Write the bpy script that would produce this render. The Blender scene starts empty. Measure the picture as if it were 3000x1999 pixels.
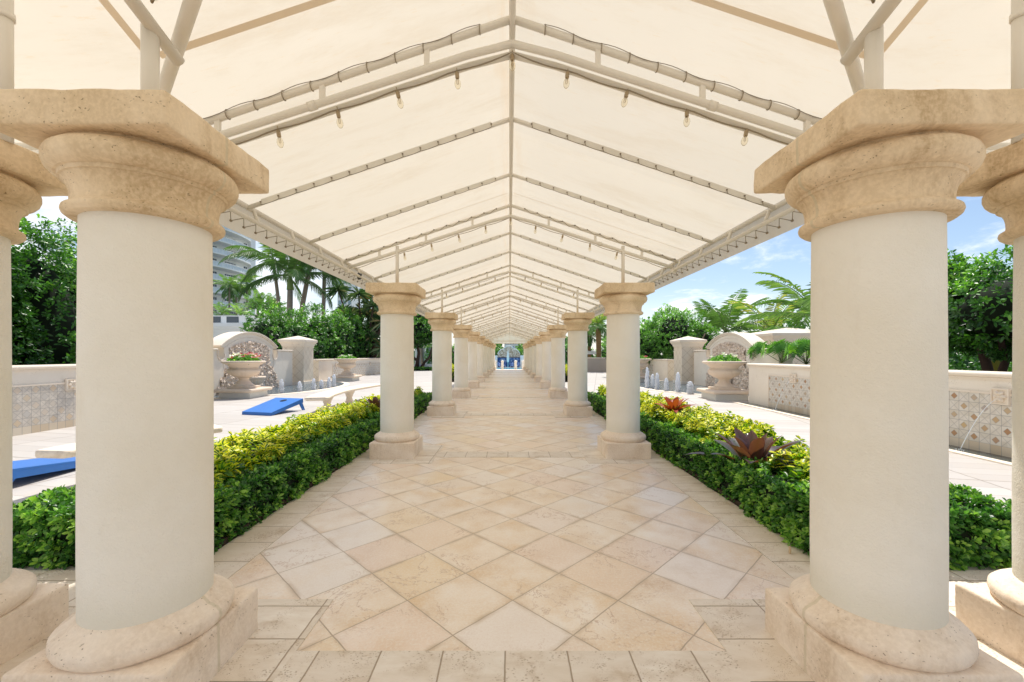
import bpy, math, random
import numpy as np
from mathutils import Vector, Matrix, noise
random.seed(7)
rng = np.random.default_rng(11)
L = 4.1            # spacing of the colonnade in metres
EYE = 1.445
S = bpy.context.scene
COL = S.collection
R = math.radians

# ---------------------------------------------------------------- materials
class NT:
    def __init__(s, name):
        s.mat = bpy.data.materials.new(name); s.mat.use_nodes = True
        s.t = s.mat.node_tree; s.t.nodes.clear()
        s.out = s.t.nodes.new('ShaderNodeOutputMaterial')
    def n(s, typ, **kw):
        nd = s.t.nodes.new(typ)
        for k, v in kw.items(): setattr(nd, k, v)
        return nd
    def set(s, sock, v):
        if v is None: return
        if hasattr(v, 'links') or isinstance(v, bpy.types.NodeSocket): s.t.links.new(v, sock)
        else:
            if sock.type == 'RGBA' and not isinstance(v, (int, float)) and len(v) == 3: v = (*v, 1)
            if sock.type == 'RGBA' and isinstance(v, (int, float)): v = (v, v, v, 1)
            sock.default_value = v
    def m(s, op, a, b=None, c=None, clamp=False):
        nd = s.n('ShaderNodeMath', operation=op); nd.use_clamp = clamp
        s.set(nd.inputs[0], a); s.set(nd.inputs[1], b)
        if c is not None: s.set(nd.inputs[2], c)
        return nd.outputs[0]
    def vm(s, op, a, b=None, scale=None):
        nd = s.n('ShaderNodeVectorMath', operation=op)
        s.set(nd.inputs[0], a)
        if b is not None: s.set(nd.inputs[1], b)
        if scale is not None: s.set(nd.inputs['Scale'], scale)
        return nd.outputs[1] if op in ('LENGTH', 'DOT_PRODUCT', 'DISTANCE') else nd.outputs[0]
    def xyz(s, v):
        nd = s.n('ShaderNodeSeparateXYZ'); s.set(nd.inputs[0], v); return nd.outputs
    def comb(s, x, y, z):
        nd = s.n('ShaderNodeCombineXYZ')
        for i, v in enumerate((x, y, z)): s.set(nd.inputs[i], v)
        return nd.outputs[0]
    def obj(s): return s.n('ShaderNodeTexCoord').outputs['Object']
    def pos(s): return s.n('ShaderNodeNewGeometry').outputs['Position']
    def noise(s, v, scale, detail=3, rough=.5, dist=0.0, col=False):
        nd = s.n('ShaderNodeTexNoise'); s.set(nd.inputs['Vector'], v)
        s.set(nd.inputs['Scale'], scale); s.set(nd.inputs['Detail'], detail)
        s.set(nd.inputs['Roughness'], rough); s.set(nd.inputs['Distortion'], dist)
        return nd.outputs[1 if col else 0]
    def vor(s, v, scale, feature='F1'):
        nd = s.n('ShaderNodeTexVoronoi', feature=feature); s.set(nd.inputs['Vector'], v); s.set(nd.inputs['Scale'], scale)
        return nd.outputs
    def white(s, v):
        nd = s.n('ShaderNodeTexWhiteNoise', noise_dimensions='3D'); s.set(nd.inputs[0], v); return nd.outputs
    def ramp(s, f, stops, interp='LINEAR'):
        nd = s.n('ShaderNodeValToRGB'); s.set(nd.inputs[0], f); cr = nd.color_ramp; cr.interpolation = interp
        while len(cr.elements) < len(stops): cr.elements.new(.5)
        for e, (p, c) in zip(cr.elements, stops):
            e.position = p
            if isinstance(c, (int, float)): c = (c, c, c)
            e.color = (*c, 1)
        return nd.outputs[0]
    def sm(s, f, a, b, to0=0.0, to1=1.0):
        nd = s.n('ShaderNodeMapRange', interpolation_type='SMOOTHSTEP')
        s.set(nd.inputs[0], f); s.set(nd.inputs[1], a); s.set(nd.inputs[2], b); s.set(nd.inputs[3], to0); s.set(nd.inputs[4], to1)
        return nd.outputs[0]
    def mix(s, f, a, b, blend='MIX'):
        nd = s.n('ShaderNodeMix', data_type='RGBA', blend_type=blend)
        s.set(nd.inputs[0], f); s.set(nd.inputs[6], a); s.set(nd.inputs[7], b); return nd.outputs[2]
    def bump(s, h, strength=.3, dist=.01):
        nd = s.n('ShaderNodeBump'); s.set(nd.inputs['Height'], h); s.set(nd.inputs['Strength'], strength); s.set(nd.inputs['Distance'], dist)
        return nd.outputs[0]
    def attr(s, name):
        return s.n('ShaderNodeAttribute', attribute_name=name)
    def bsdf(s, color, rough=.7, bump=None, metal=0, spec=.4, trans=None, **kw):
        b = s.n('ShaderNodeBsdfPrincipled')
        s.set(b.inputs['Base Color'], color); s.set(b.inputs['Roughness'], rough)
        s.set(b.inputs['Metallic'], metal); s.set(b.inputs['Specular IOR Level'], spec)
        for k, v in kw.items(): s.set(b.inputs[k], v)
        if bump is not None: s.set(b.inputs['Normal'], bump)
        o = b.outputs[0]
        if trans is not None:
            t = s.n('ShaderNodeBsdfTranslucent'); s.set(t.inputs[0], trans[0])
            x = s.n('ShaderNodeMixShader'); s.set(x.inputs[0], trans[1]); s.set(x.inputs[1], o); s.set(x.inputs[2], t.outputs[0]); o = x.outputs[0]
        s.t.links.new(o, s.out.inputs[0]); return s.mat
    def finish(s, sh): s.t.links.new(sh, s.out.inputs[0]); return s.mat

def simple(name, c, rough=.6, var=.08, scale=6, spec=.4, metal=0, bumps=.1):
    k = NT(name); o = k.obj()
    n = k.noise(o, scale, 4)
    col = k.mix(n, [x * (1 - var) for x in c], [min(1, x * (1 + var)) for x in c])
    return k.bsdf(col, rough, k.bump(k.noise(o, scale * 12, 2), bumps, .003), metal, spec)

def mat_coral(name, dark, light, stain=.6):
    """cast coral limestone: pitted, water-stained"""
    k = NT(name); o0 = k.obj(); o = k.vm('ADD', o0, k.vm('SCALE', k.n('ShaderNodeObjectInfo').outputs['Location'], scale=1.37))
    big = k.noise(o, 2.6, 5, .6, .6)
    fine = k.noise(o, 60, 3, .6)
    col = k.mix(k.sm(big, .3, .72), dark, light)
    st = k.sm(k.noise(k.vm('MULTIPLY', o, (3, 3, 1.1)), 1.3, 8, .7, .6), .48, .68)
    col = k.mix(k.m('MULTIPLY', st, stain), col, (.40, .25, .11))
    col = k.mix(k.m('MULTIPLY', k.sm(fine, .35, .7), .35), col, (light[0] * 1.15, light[1] * 1.15, light[2] * 1.15))
    v = k.vor(k.vm('MULTIPLY', k.vm('ADD', o, k.vm('SCALE', k.noise(o, 15, 3, col=True), scale=.06)), (1, 1, 2.1)), 46)
    pit = k.sm(v[0], .08, .22)
    sel = k.sm(k.noise(o, 9, 3), .46, .6)
    pit = k.m('SUBTRACT', 1, k.m('MULTIPLY', k.m('SUBTRACT', 1, pit), sel))
    col = k.mix(k.m('MULTIPLY', k.m('SUBTRACT', 1, pit), .7), col, (.16, .09, .04))
    p = k.xyz(o0)
    j = k.m('MULTIPLY', k.sm(k.m('ABSOLUTE', k.m('ADD', p[1], k.m('MULTIPLY', k.m('SUBTRACT', k.noise(o, 20, 2), .5), .01))), .006, .011, 1, 0), .55)
    col = k.mix(j, col, (.62, .54, .38))
    h = k.m('ADD', k.m('MULTIPLY', pit, .6), k.m('MULTIPLY', fine, .8))
    return k.bsdf(col, .85, k.bump(h, .55, .006), spec=.2)

M = {}
M['capital'] = mat_coral('coral_capital', (.66, .50, .31), (.88, .72, .52), .5)
M['base'] = mat_coral('coral_base', (.78, .64, .50), (.90, .79, .67), .3)

def mat_stucco():
    k = NT('painted_stucco'); o = k.pos()
    n = k.noise(o, 1.6, 4, .6)
    col = k.mix(k.sm(n, .3, .7), (.87, .82, .72), (.92, .885, .81))
    col = k.mix(k.m('MULTIPLY', k.sm(k.noise(k.vm('MULTIPLY', o, (1, 1, .35)), 5, 6, .75), .55, .8), .22), col, (.62, .53, .40))
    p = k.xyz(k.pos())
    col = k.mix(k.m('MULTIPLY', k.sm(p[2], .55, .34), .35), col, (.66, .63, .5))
    h = k.m('ADD', k.noise(o, 150, 2, .6), k.m('MULTIPLY', k.noise(o, 50, 2), .8))
    return k.bsdf(col, .75, k.bump(k.m('ADD', h, k.m('MULTIPLY', k.noise(o, 9, 3), 2)), .7, .004), spec=.25)
M['stucco'] = mat_stucco()

def tile_nodes(k, p2, size, rot, off, grout_w):
    """returns (edge distance mask 1 on tile, cell id vector, warped local coords)"""
    v = k.n('ShaderNodeMapping'); k.set(v.inputs[0], p2)
    v.vector_type = 'POINT'
    v.inputs['Location'].default_value = (off[0], off[1], 0)
    v.inputs['Rotation'].default_value = (0, 0, rot)
    s = size if isinstance(size, tuple) else (size, size)
    v.inputs['Scale'].default_value = (1, 1, 1)
    q = k.vm('DIVIDE', v.outputs[0], (s[0], s[1], 1))
    q = k.vm('MULTIPLY', q, (1, 1, 0))
    wob = k.vm('SCALE', k.vm('SUBTRACT', k.noise(p2, 7, 2, col=True), (.5, .5, .5)), scale=.022)
    q2 = k.vm('ADD', k.vm('MULTIPLY', k.vm('ADD', q, wob), (1, 1, 0)), (0, 0, .5))   # keeps the cell id free of -0.0
    fl = k.vm('FLOOR', q2); fr = k.vm('FRACTION', q2)
    c = k.vm('ABSOLUTE', k.vm('SUBTRACT', fr, (.5, .5, .5)))
    x = k.xyz(c)
    dx = k.m('MULTIPLY', k.m('SUBTRACT', .5, x[0]), s[0]); dy = k.m('MULTIPLY', k.m('SUBTRACT', .5, x[1]), s[1])
    d = k.m('MINIMUM', dx, dy)
    mask = k.sm(d, grout_w * .5, grout_w)
    return mask, fl, d

def mat_marble(name, size, rot, off, bright=1.0, grout=(.50, .39, .28), warm=True):
    k = NT(name); p = k.vm('MULTIPLY', k.pos(), (1, 1, 0))
    mask, cell, d = tile_nodes(k, p, size, rot, off, .0042)
    w = k.white(cell)
    shift = k.vm('ADD', k.vm('SCALE', w[1], scale=9.0), p)
    cloud = k.noise(shift, 3.6, 5, .55, .15)
    col = k.ramp(cloud, [(.24, (.70, .51, .33)), (.42, (.83, .68, .52)), (.58, (.90, .78, .64)), (.76, (.94, .87, .78))])
    col = k.mix(k.m('MULTIPLY', k.m('POWER', w[0], 1.6), .55), col, (.74, .60, .475))
    if warm:
        gold = k.m('MULTIPLY', k.sm(k.noise(shift, 2.4, 5, .6, .1), .46, .80), .75)
        col = k.mix(gold, col, (.74, .49, .22))
    hue = k.xyz(w[1])
    col = k.mix(k.m('MULTIPLY', k.sm(hue[1], .78, .9), .45), col, (.86, .68, .42))
    col = k.mix(k.m('MULTIPLY', k.sm(hue[2], .7, .9), .4), col, (.86, .68, .58))
    col = k.mix(k.m('MULTIPLY', k.sm(hue[0], .75, .9), .5), col, (.93, .90, .86))
    # veins
    vv = k.noise(shift, 3.0, 9, .66, .5)
    vein = k.sm(k.m('ABSOLUTE', k.m('SUBTRACT', vv, .5)), .0, .010, 1, 0)
    vein = k.m('MULTIPLY', vein, k.sm(k.noise(shift, 1.3, 2), .42, .6))
    col = k.mix(k.m('MULTIPLY', vein, .8), col, (.48, .29, .17))
    grain = k.noise(p, 60, 4, .8)
    col = k.mix(k.m('MULTIPLY', k.sm(grain, .42, .7), .5), col, (.94, .89, .82))
    col = k.mix(k.m('MULTIPLY', k.sm(k.noise(p, 85, 3, .8), .5, .7), .3), col, (.66, .5, .36))
    # dirt toward the joints and stains
    st = k.m('MULTIPLY', k.sm(k.noise(p, 1.1, 4, .55), .52, .78), k.sm(k.noise(p, 9, 4, .7), .35, .70))
    col = k.mix(k.m('MULTIPLY', st, .45), col, (.60, .42, .24))
    edge = k.m('MULTIPLY', k.sm(d, .0, .035, 1, 0), k.sm(k.noise(p, 4, 3), .4, .7))
    col = k.mix(k.m('MULTIPLY', edge, .6), col, (.50, .36, .22))
    col = k.mix(mask, grout, col)
    if bright != 1.0: col = k.mix(1.0, col, (bright, bright, bright), 'MULTIPLY')
    h = k.m('ADD', mask, k.m('MULTIPLY', grain, .12))
    rough = k.m('ADD', .20, k.m('MULTIPLY', grain, .25))
    return k.bsdf(col, rough, k.bump(h, .5, .003), spec=.4)
s45 = .4365
_node = (.02, .756 * L)
M['marble'] = mat_marble('marble_diamond', s45, R(45), (0.0, 0.0))
def set_off(mat, rot, node):
    # mapping POINT: out = rot(in*scale)+loc ; choose loc so that node maps to 0
    c, s_ = math.cos(rot), math.sin(rot)
    x = node[0] * c - node[1] * s_; y = node[0] * s_ + node[1] * c
    for n in mat.node_tree.nodes:
        if n.bl_idname == 'ShaderNodeMapping': n.inputs['Location'].default_value = (-x, -y, 0)
set_off(M['marble'], R(45), _node)

def mat_travertine(name, size, off):
    k = NT(name); p = k.vm('MULTIPLY', k.pos(), (1, 1, 0))
    mask, cell, d = tile_nodes(k, p, size, 0, off, .005)
    w = k.white(cell); shift = k.vm('ADD', k.vm('SCALE', w[1], scale=7.0), p)
    col = k.ramp(k.noise(k.vm('MULTIPLY', shift, (1, 3, 1)), 3, 6, .65, .5), [(.25, (.68, .58, .46)), (.5, (.82, .74, .64)), (.75, (.92, .87, .79))])
    col = k.mix(k.m('MULTIPLY', w[0], .4), col, (.66, .55, .43))
    pv = k.vor(k.vm('ADD', k.vm('MULTIPLY', shift, (1, 1.6, 1)), k.vm('SCALE', k.noise(p, 20, 2, col=True), scale=.04)), 62)
    pit = k.m('MULTIPLY', k.sm(pv[0], .16, .40, 1, 0), k.sm(k.noise(shift, 5.5, 4, .6, .6), .50, .57))
    pv2 = k.vor(k.vm('ADD', shift, k.vm('SCALE', k.noise(p, 30, 2, col=True), scale=.03)), 130)
    pit = k.m('MAXIMUM', pit, k.m('MULTIPLY', k.sm(pv2[0], .15, .3, 1, 0), k.sm(k.noise(shift, 9, 3, .6), .5, .62)))
    col = k.mix(k.m('MULTIPLY', pit, .6), col, (.36, .24, .13))
    dirt = k.m('MULTIPLY', k.sm(k.noise(shift, 5.5, 5, .7), .52, .75), .45)
    col = k.mix(dirt, col, (.45, .31, .18))
    col = k.mix(mask, (.42, .33, .24), col)
    h = k.m('SUBTRACT', mask, k.m('MULTIPLY', pit, 1.0))
    return k.bsdf(col, .6, k.bump(h, .6, .004), spec=.3)
M['trav_side'] = mat_travertine('travertine_border', (5.0, .30), (2.5, .05))
M['trav_band'] = mat_travertine('travertine_band', (.30, 9.0), (.02, 4.5))
M['trav_pad'] = mat_travertine('travertine_pad', (.5, .28), (.07, .1))

def mat_deck():
    k = NT('deck_stone'); p = k.vm('MULTIPLY', k.pos(), (1, 1, 0))
    mask, cell, d = tile_nodes(k, p, (1.5, .3), R(12), (.2, .1), .007)
    m2, c2, d2 = tile_nodes(k, p, (1.5, 1.5), R(12), (.2, .1), .014)
    w = k.white(cell)
    col = k.mix(w[0], (.49, .455, .42), (.57, .54, .505))
    col = k.mix(k.m('MULTIPLY', k.sm(k.noise(p, 5, 5, .7), .45, .7), .3), col, (.55, .47, .39))
    col = k.mix(k.m('MULTIPLY', k.m('SUBTRACT', 1, mask), .6), col, (.30, .25, .20))
    col = k.mix(k.m('MULTIPLY', k.m('SUBTRACT', 1, m2), .75), col, (.26, .22, .18))
    return k.bsdf(col, .6, k.bump(mask, .2, .003), spec=.3)
M['deck'] = mat_deck()

def mat_stone(name, c1, c2, stain=.3):
    k = NT(name); o = k.pos()
    col = k.mix(k.noise(o, 1.7, 6, .65), c1, c2)
    col = k.mix(k.m('MULTIPLY', k.sm(k.noise(o, 3.2, 6, .75, .5), .55, .75), stain), col, (.42, .31, .2))
    v = k.vor(o, 40); pit = k.m('MULTIPLY', k.sm(v[0], .12, .25, 1, 0), k.sm(k.noise(o, 5, 3), .5, .62))
    col = k.mix(k.m('MULTIPLY', pit, .4), col, (.35, .25, .16))
    return k.bsdf(col, .8, k.bump(k.m('SUBTRACT', k.noise(o, 40, 3), k.m('MULTIPLY', pit, .5)), .3, .004), spec=.2)
M['stone'] = mat_stone('pale_keystone', (.80, .70, .57), (.91, .84, .73))
M['coping'] = mat_stone('coping_stone', (.78, .66, .52), (.90, .81, .69), .45)
M['urnstone'] = mat_stone('cast_urn_stone', (.70, .56, .42), (.84, .72, .59), .45)

def mat_diamond(name):
    """pale stone facing with scored diamonds, used on piers and wall ends"""
    k = NT(name); p = k.xyz(k.pos()); o = k.pos()
    u = k.m('ADD', p[0], p[1])
    a = k.m('FRACT', k.m('DIVIDE', k.m('ADD', u, p[2]), .44)); b = k.m('FRACT', k.m('DIVIDE', k.m('SUBTRACT', u, p[2]), .44))
    da = k.m('MINIMUM', a, k.m('SUBTRACT', 1, a)); db = k.m('MINIMUM', b, k.m('SUBTRACT', 1, b))
    g = k.sm(k.m('MINIMUM', da, db), .010, .026)
    col = k.mix(k.noise(o, 2.5, 6, .65), (.74, .62, .46), (.88, .78, .64))
    col = k.mix(g, (.54, .42, .29), col)
    return k.bsdf(col, .75, k.bump(g, .4, .004), spec=.2)
M['diamond'] = mat_diamond('diamond_scored_stone')

def mat_mosaic(name, vivid):
    k = NT(name); p = k.xyz(k.pos()); s = .147
    u = k.m('DIVIDE', p[1], s); v = k.m('DIVIDE', k.m('SUBTRACT', p[2], .14), s)
    fu, fv = k.m('FRACT', u), k.m('FRACT', v); cu, cv = k.m('FLOOR', u), k.m('FLOOR', v)
    ax = k.m('ABSOLUTE', k.m('SUBTRACT', fu, .5)); ay = k.m('ABSOLUTE', k.m('SUBTRACT', fv, .5))
    dd = k.m('ADD', ax, ay)
    chk = k.m('FLOORED_MODULO', k.m('ADD', cu, cv), 2)
    w = k.white(k.comb(cu, cv, 0)); w2 = k.white(k.comb(k.m('FLOOR', k.m('MULTIPLY', u, 2)), k.m('FLOOR', k.m('MULTIPLY', v, 2)), 3))
    base = k.mix(w2[0], (.58, .53, .46), (.74, .68, .59))
    if vivid:
        dc = k.ramp(w[0], [(0, (.40, .20, .08)), (.3, (.52, .30, .13)), (.55, (.46, .28, .16)), (.75, (.60, .42, .20)), (1, (.42, .36, .34))])
        base = k.mix(w2[0], (.66, .60, .50), (.78, .73, .65))
    else:
        dc = k.ramp(w[0], [(0, (.70, .55, .36)), (.35, (.60, .57, .52)), (.7, (.72, .60, .46)), (1, (.66, .48, .26))])
    isd = k.m('MULTIPLY', k.m('LESS_THAN', dd, .34 if vivid else .47), chk)
    col = k.mix(isd, base, dc)
    g1 = k.sm(k.m('MINIMUM', k.m('SUBTRACT', .5, ax), k.m('SUBTRACT', .5, ay)), .012, .03)
    g2 = k.m('MAXIMUM', k.sm(k.m('ABSOLUTE', k.m('SUBTRACT', dd, .34 if vivid else .47)), .012, .03), k.m('SUBTRACT', 1, chk))
    dg = k.m('MAXIMUM', k.sm(k.m('ABSOLUTE', k.m('SUBTRACT', ax, ay)), .01, .03), chk)
    g = k.m('MINIMUM', k.m('MINIMUM', g1, g2), dg)
    col = k.mix(k.m('MULTIPLY', k.noise(k.pos(), 14, 4, .7), .3), col, (.5, .42, .34))
    # bottom plain course
    low = k.m('LESS_THAN', p[2], .14)
    fu2 = k.m('FRACT', k.m('DIVIDE', p[1], .147)); e2 = k.sm(k.m('MINIMUM', fu2, k.m('SUBTRACT', 1, fu2)), .012, .03)
    plain = k.mix(k.white(k.comb(cu, 7, 0))[0], (.62, .50, .35), (.72, .63, .5))
    col = k.mix(low, col, plain); g = k.m('ADD', k.m('MULTIPLY', low, e2), k.m('MULTIPLY', k.m('SUBTRACT', 1, low), g))
    col = k.mix(g, (.36, .33, .30), col)
    return k.bsdf(col, .5, k.bump(g, .5, .003), spec=.35)
M['mosaic_warm'] = mat_mosaic('tile_mosaic_warm', True)
M['mosaic_pale'] = mat_mosaic('tile_mosaic_pale', False)

def mat_fabric():
    k = NT('canvas'); p = k.pos()
    x = k.xyz(p)
    n = k.noise(p, .6, 5, .6)
    col = k.mix(n, (.68, .61, .49), (.76, .695, .58))
    sp = k.m('MULTIPLY', k.sm(k.noise(k.vm('MULTIPLY', p, (1.2, 6, 1)), 7, 4, .7), .58, .72), .4)
    col = k.mix(sp, col, (.70, .54, .33))
    rid = k.m('MULTIPLY', k.sm(k.m('ABSOLUTE', x[0]), .02, .30, 1, 0), k.sm(k.noise(k.vm('MULTIPLY', p, (6, .6, 1)), 1.6, 4, .7), .45, .75))
    col = k.mix(k.m('MULTIPLY', rid, .35), col, (.66, .46, .24))
    pn = k.white(k.comb(k.m('FLOOR', k.m('DIVIDE', k.m('SUBTRACT', x[1], .09), 1.366)), k.m('SIGN', x[0]), 0))
    col = k.mix(k.m('MULTIPLY', pn[0], .35), col, (.60, .55, .46))  # panel tone strengthened to paint soft grey shading between panels
    drt_shade = k.m('MULTIPLY', k.sm(k.noise(k.vm('MULTIPLY', p, (.5, 2.2, 1)), 1.3, 6, .75, .3), .45, .72), .45)
    col = k.mix(drt_shade, col, (.60, .50, .36))  # dirt, strengthened to carry soft grey shading in the colour
    wv = k.m('ADD', k.m('MULTIPLY', k.noise(k.vm('MULTIPLY', p, (30, 260, 30)), 1.0, 2), .5), k.m('MULTIPLY', k.noise(k.vm('MULTIPLY', p, (1.2, 5, 1)), 1.2, 3), 14))
    d = k.n('ShaderNodeBsdfDiffuse'); t = k.n('ShaderNodeBsdfTranslucent')
    k.set(d.inputs[0], col); k.set(t.inputs[0], col)
    b = k.bump(wv, .25, .002); k.set(d.inputs['Normal'], b)
    mx = k.n('ShaderNodeMixShader'); mx.inputs[0].default_value = .55
    k.set(mx.inputs[1], d.outputs[0]); k.set(mx.inputs[2], t.outputs[0])
    return k.finish(mx.outputs[0])
M['canvas'] = mat_fabric()
def mat_seam():
    k = NT('canvas_seam'); d = k.n('ShaderNodeBsdfDiffuse'); t = k.n('ShaderNodeBsdfTranslucent')
    c = (.76, .64, .49, 1); d.inputs[0].default_value = c; t.inputs[0].default_value = c
    mx = k.n('ShaderNodeMixShader'); mx.inputs[0].default_value = .45
    k.set(mx.inputs[1], d.outputs[0]); k.set(mx.inputs[2], t.outputs[0]); return k.finish(mx.outputs[0])
M['seam'] = mat_seam()
M['frame'] = simple('cream_painted_steel', (.80, .75, .66), .38, .06, 5)
M['sleeve'] = simple('grey_canvas_sleeve', (.74, .70, .62), .7, .1, 9)
M['cord'] = simple('weathered_cord', (.34, .28, .20), .8)
M['grommet_shade'] = simple('grommet_shadow_line', (.20, .16, .12), .8)  # dark tone for the grommets and for drawn shadow lines on the frame
M['socket'] = simple('brown_socket', (.42, .32, .20), .5)
M['black'] = simple('black_metal', (.03, .03, .03), .4)
def mat_bulb():
    k = NT('clear_bulb'); g = k.n('ShaderNodeBsdfGlass'); g.inputs['IOR'].default_value = 1.12; g.inputs['Roughness'].default_value = 0
    g.inputs[0].default_value = (.98, .95, .88, 1)
    t = k.n('ShaderNodeBsdfTransparent'); t.inputs[0].default_value = (.93, .9, .82, 1)
    mx = k.n('ShaderNodeMixShader'); mx.inputs[0].default_value = .5
    k.set(mx.inputs[1], g.outputs[0]); k.set(mx.inputs[2], t.outputs[0]); return k.finish(mx.outputs[0])
M['bulb'] = mat_bulb()

def mat_leaf(name, stops, trans=.35, rough=.33, spec=.5, var=None, gain=1.0):
    k = NT(name); a = k.attr('tint'); e = k.attr('edge')
    stops = [(p, tuple(min(.9, x * gain) for x in c)) for p, c in stops]
    col = k.ramp(a.outputs['Fac'], stops)
    if var is not None:
        blot = k.m('ADD', e.outputs['Fac'], k.m('MULTIPLY', k.m('SUBTRACT', k.noise(k.pos(), 45, 2), .5), .9))
        col = k.mix(k.sm(blot, .30, .45), var, col)
    tc = k.mix(1.0, col, (1.4, 1.5, .6), 'MULTIPLY')
    return k.bsdf(col, rough, None, 0, spec, trans=(tc, trans))
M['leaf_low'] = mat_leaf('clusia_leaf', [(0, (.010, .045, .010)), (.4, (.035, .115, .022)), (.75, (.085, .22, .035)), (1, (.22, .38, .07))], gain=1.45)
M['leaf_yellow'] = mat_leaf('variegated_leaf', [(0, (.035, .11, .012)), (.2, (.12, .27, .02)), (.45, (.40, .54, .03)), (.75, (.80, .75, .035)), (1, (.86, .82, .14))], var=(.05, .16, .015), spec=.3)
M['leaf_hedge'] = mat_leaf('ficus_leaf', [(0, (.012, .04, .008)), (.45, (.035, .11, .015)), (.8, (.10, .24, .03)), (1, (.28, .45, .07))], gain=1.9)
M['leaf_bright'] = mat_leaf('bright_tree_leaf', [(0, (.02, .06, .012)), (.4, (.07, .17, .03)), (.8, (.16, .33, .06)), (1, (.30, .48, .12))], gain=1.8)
M['leaf_palm'] = mat_leaf('palm_leaf', [(0, (.03, .07, .02)), (.5, (.07, .15, .035)), (.9, (.16, .27, .06)), (1, (.32, .33, .10))], .3, gain=1.7)
M['leaf_dark'] = mat_leaf('dark_strap_leaf', [(0, (.015, .035, .015)), (.5, (.04, .09, .035)), (.85, (.10, .15, .07)), (1, (.20, .14, .08))], .15, gain=1.8)
M['leaf_fan'] = mat_leaf('fan_leaf', [(0, (.03, .09, .02)), (.5, (.08, .22, .03)), (1, (.20, .38, .06))], .3, gain=1.6)
M['flower_red'] = mat_leaf('red_petal', [(0, (.45, .04, .05)), (.5, (.70, .10, .14)), (1, (.85, .35, .40))], .3)
M['flower_white'] = mat_leaf('white_petal', [(0, (.7, .7, .6)), (1, (.85, .85, .8))], .3)
M['soil'] = simple('dark_mulch', (.045, .030, .020), .95, .4, 20)
M['core'] = simple('foliage_core_shade', (.010, .018, .007), .95, .4, 8)  # near-black filler, shade deep in the foliage put into the colour
M['bark'] = simple('grey_bark', (.24, .18, .13), .9, .4, 9, bumps=.8)
M['darkbark'] = simple('dark_bark', (.09, .055, .04), .9, .4, 9, bumps=.8)
def mat_palmtrunk(name, c1, c2, ring=9):
    k = NT(name); o = k.obj(); z = k.xyz(o)[2]
    w = k.m('FRACT', k.m('ADD', k.m('MULTIPLY', z, ring), k.m('MULTIPLY', k.noise(o, 3, 3), .8)))
    col = k.mix(k.m('MULTIPLY', k.sm(w, .75, .95), .7), k.mix(k.noise(o, 4, 4), c1, c2), (.10, .08, .06))
    return k.bsdf(col, .9, k.bump(w, .5, .02), spec=.1)
M['palmtrunk'] = mat_palmtrunk('ringed_palm_bark', (.26, .21, .17), (.40, .34, .28))
M['datetrunk'] = mat_palmtrunk('rough_palm_boots', (.16, .10, .05), (.34, .22, .10), 6)
M['greenshaft'] = simple('green_crownshaft', (.16, .24, .07), .5)
M['yellowshaft'] = simple('yellow_palm_trunk', (.38, .36, .06), .5)

def mat_brom():
    k = NT('bromeliad_leaf'); a = k.attr('tint'); e = k.attr('edge'); p = k.pos()
    col = k.ramp(a.outputs['Fac'], [(0, (.06, .09, .05)), (.3, (.05, .03, .035)), (.75, (.085, .035, .025)), (1, (.17, .065, .04))])
    col = k.mix(k.m('MULTIPLY', k.noise(p, 25, 3), .5), col, (.06, .10, .04))
    col = k.mix(k.m('MULTIPLY', e.outputs['Fac'], .45), col, (.20, .08, .12))
    return k.bsdf(col, .3, None, 0, .5, trans=((.4, .14, .04), .15))
M['brom'] = mat_brom()
M['brom_red'] = mat_leaf('red_bromeliad_leaf', [(0, (.20, .02, .02)), (.6, (.38, .05, .02)), (1, (.50, .16, .04))], .25)

def mat_water(name, c, rough=.05, scale=9, strength=.5, white=0.0):
    k = NT(name); p = k.pos()
    n = k.noise(p, scale, 4, .6, .5)
    col = k.mix(n, c, [x * 1.8 for x in c])
    if white: col = k.mix(k.m('MULTIPLY', k.sm(k.noise(p, scale * 1.3, 4, .7), .58, .68), white), col, (.7, .8, .88))
    return k.bsdf(col, rough, k.bump(n, strength, .03), spec=.6)
M['fountain_water'] = mat_water('fountain_water', (.07, .10, .12), .08, 12, .8, .75)
M['trough_water'] = mat_water('trough_water', (.04, .05, .05), .08, 9, .8)
M['pool_water'] = mat_water('pool_water', (.04, .36, .52), .08, 2.5, .25, .2)
def mat_jet():
    k = NT('white_water'); p = k.obj()
    n = k.noise(p, 40, 3, .7)
    b = k.n('ShaderNodeBsdfPrincipled'); b.inputs['Base Color'].default_value = (.93, .96, 1, 1); b.inputs['Roughness'].default_value = .3
    k.set(b.inputs['Normal'], k.bump(n, .8, .03))
    t = k.n('ShaderNodeBsdfTranslucent'); t.inputs[0].default_value = (.93, .96, 1, 1)
    mx = k.n('ShaderNodeMixShader'); mx.inputs[0].default_value = .5; k.set(mx.inputs[1], b.outputs[0]); k.set(mx.inputs[2], t.outputs[0])
    tr = k.n('ShaderNodeBsdfTransparent')
    m2 = k.n('ShaderNodeMixShader'); k.set(m2.inputs[0], k.sm(k.noise(p, 28, 3, .7), .22, .36)); k.set(m2.inputs[1], tr.outputs[0]); k.set(m2.inputs[2], mx.outputs[0])
    return k.finish(m2.outputs[0])
M['jet'] = mat_jet()
M['stream'] = simple('falling_water', (.85, .9, .95), .15)
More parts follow.
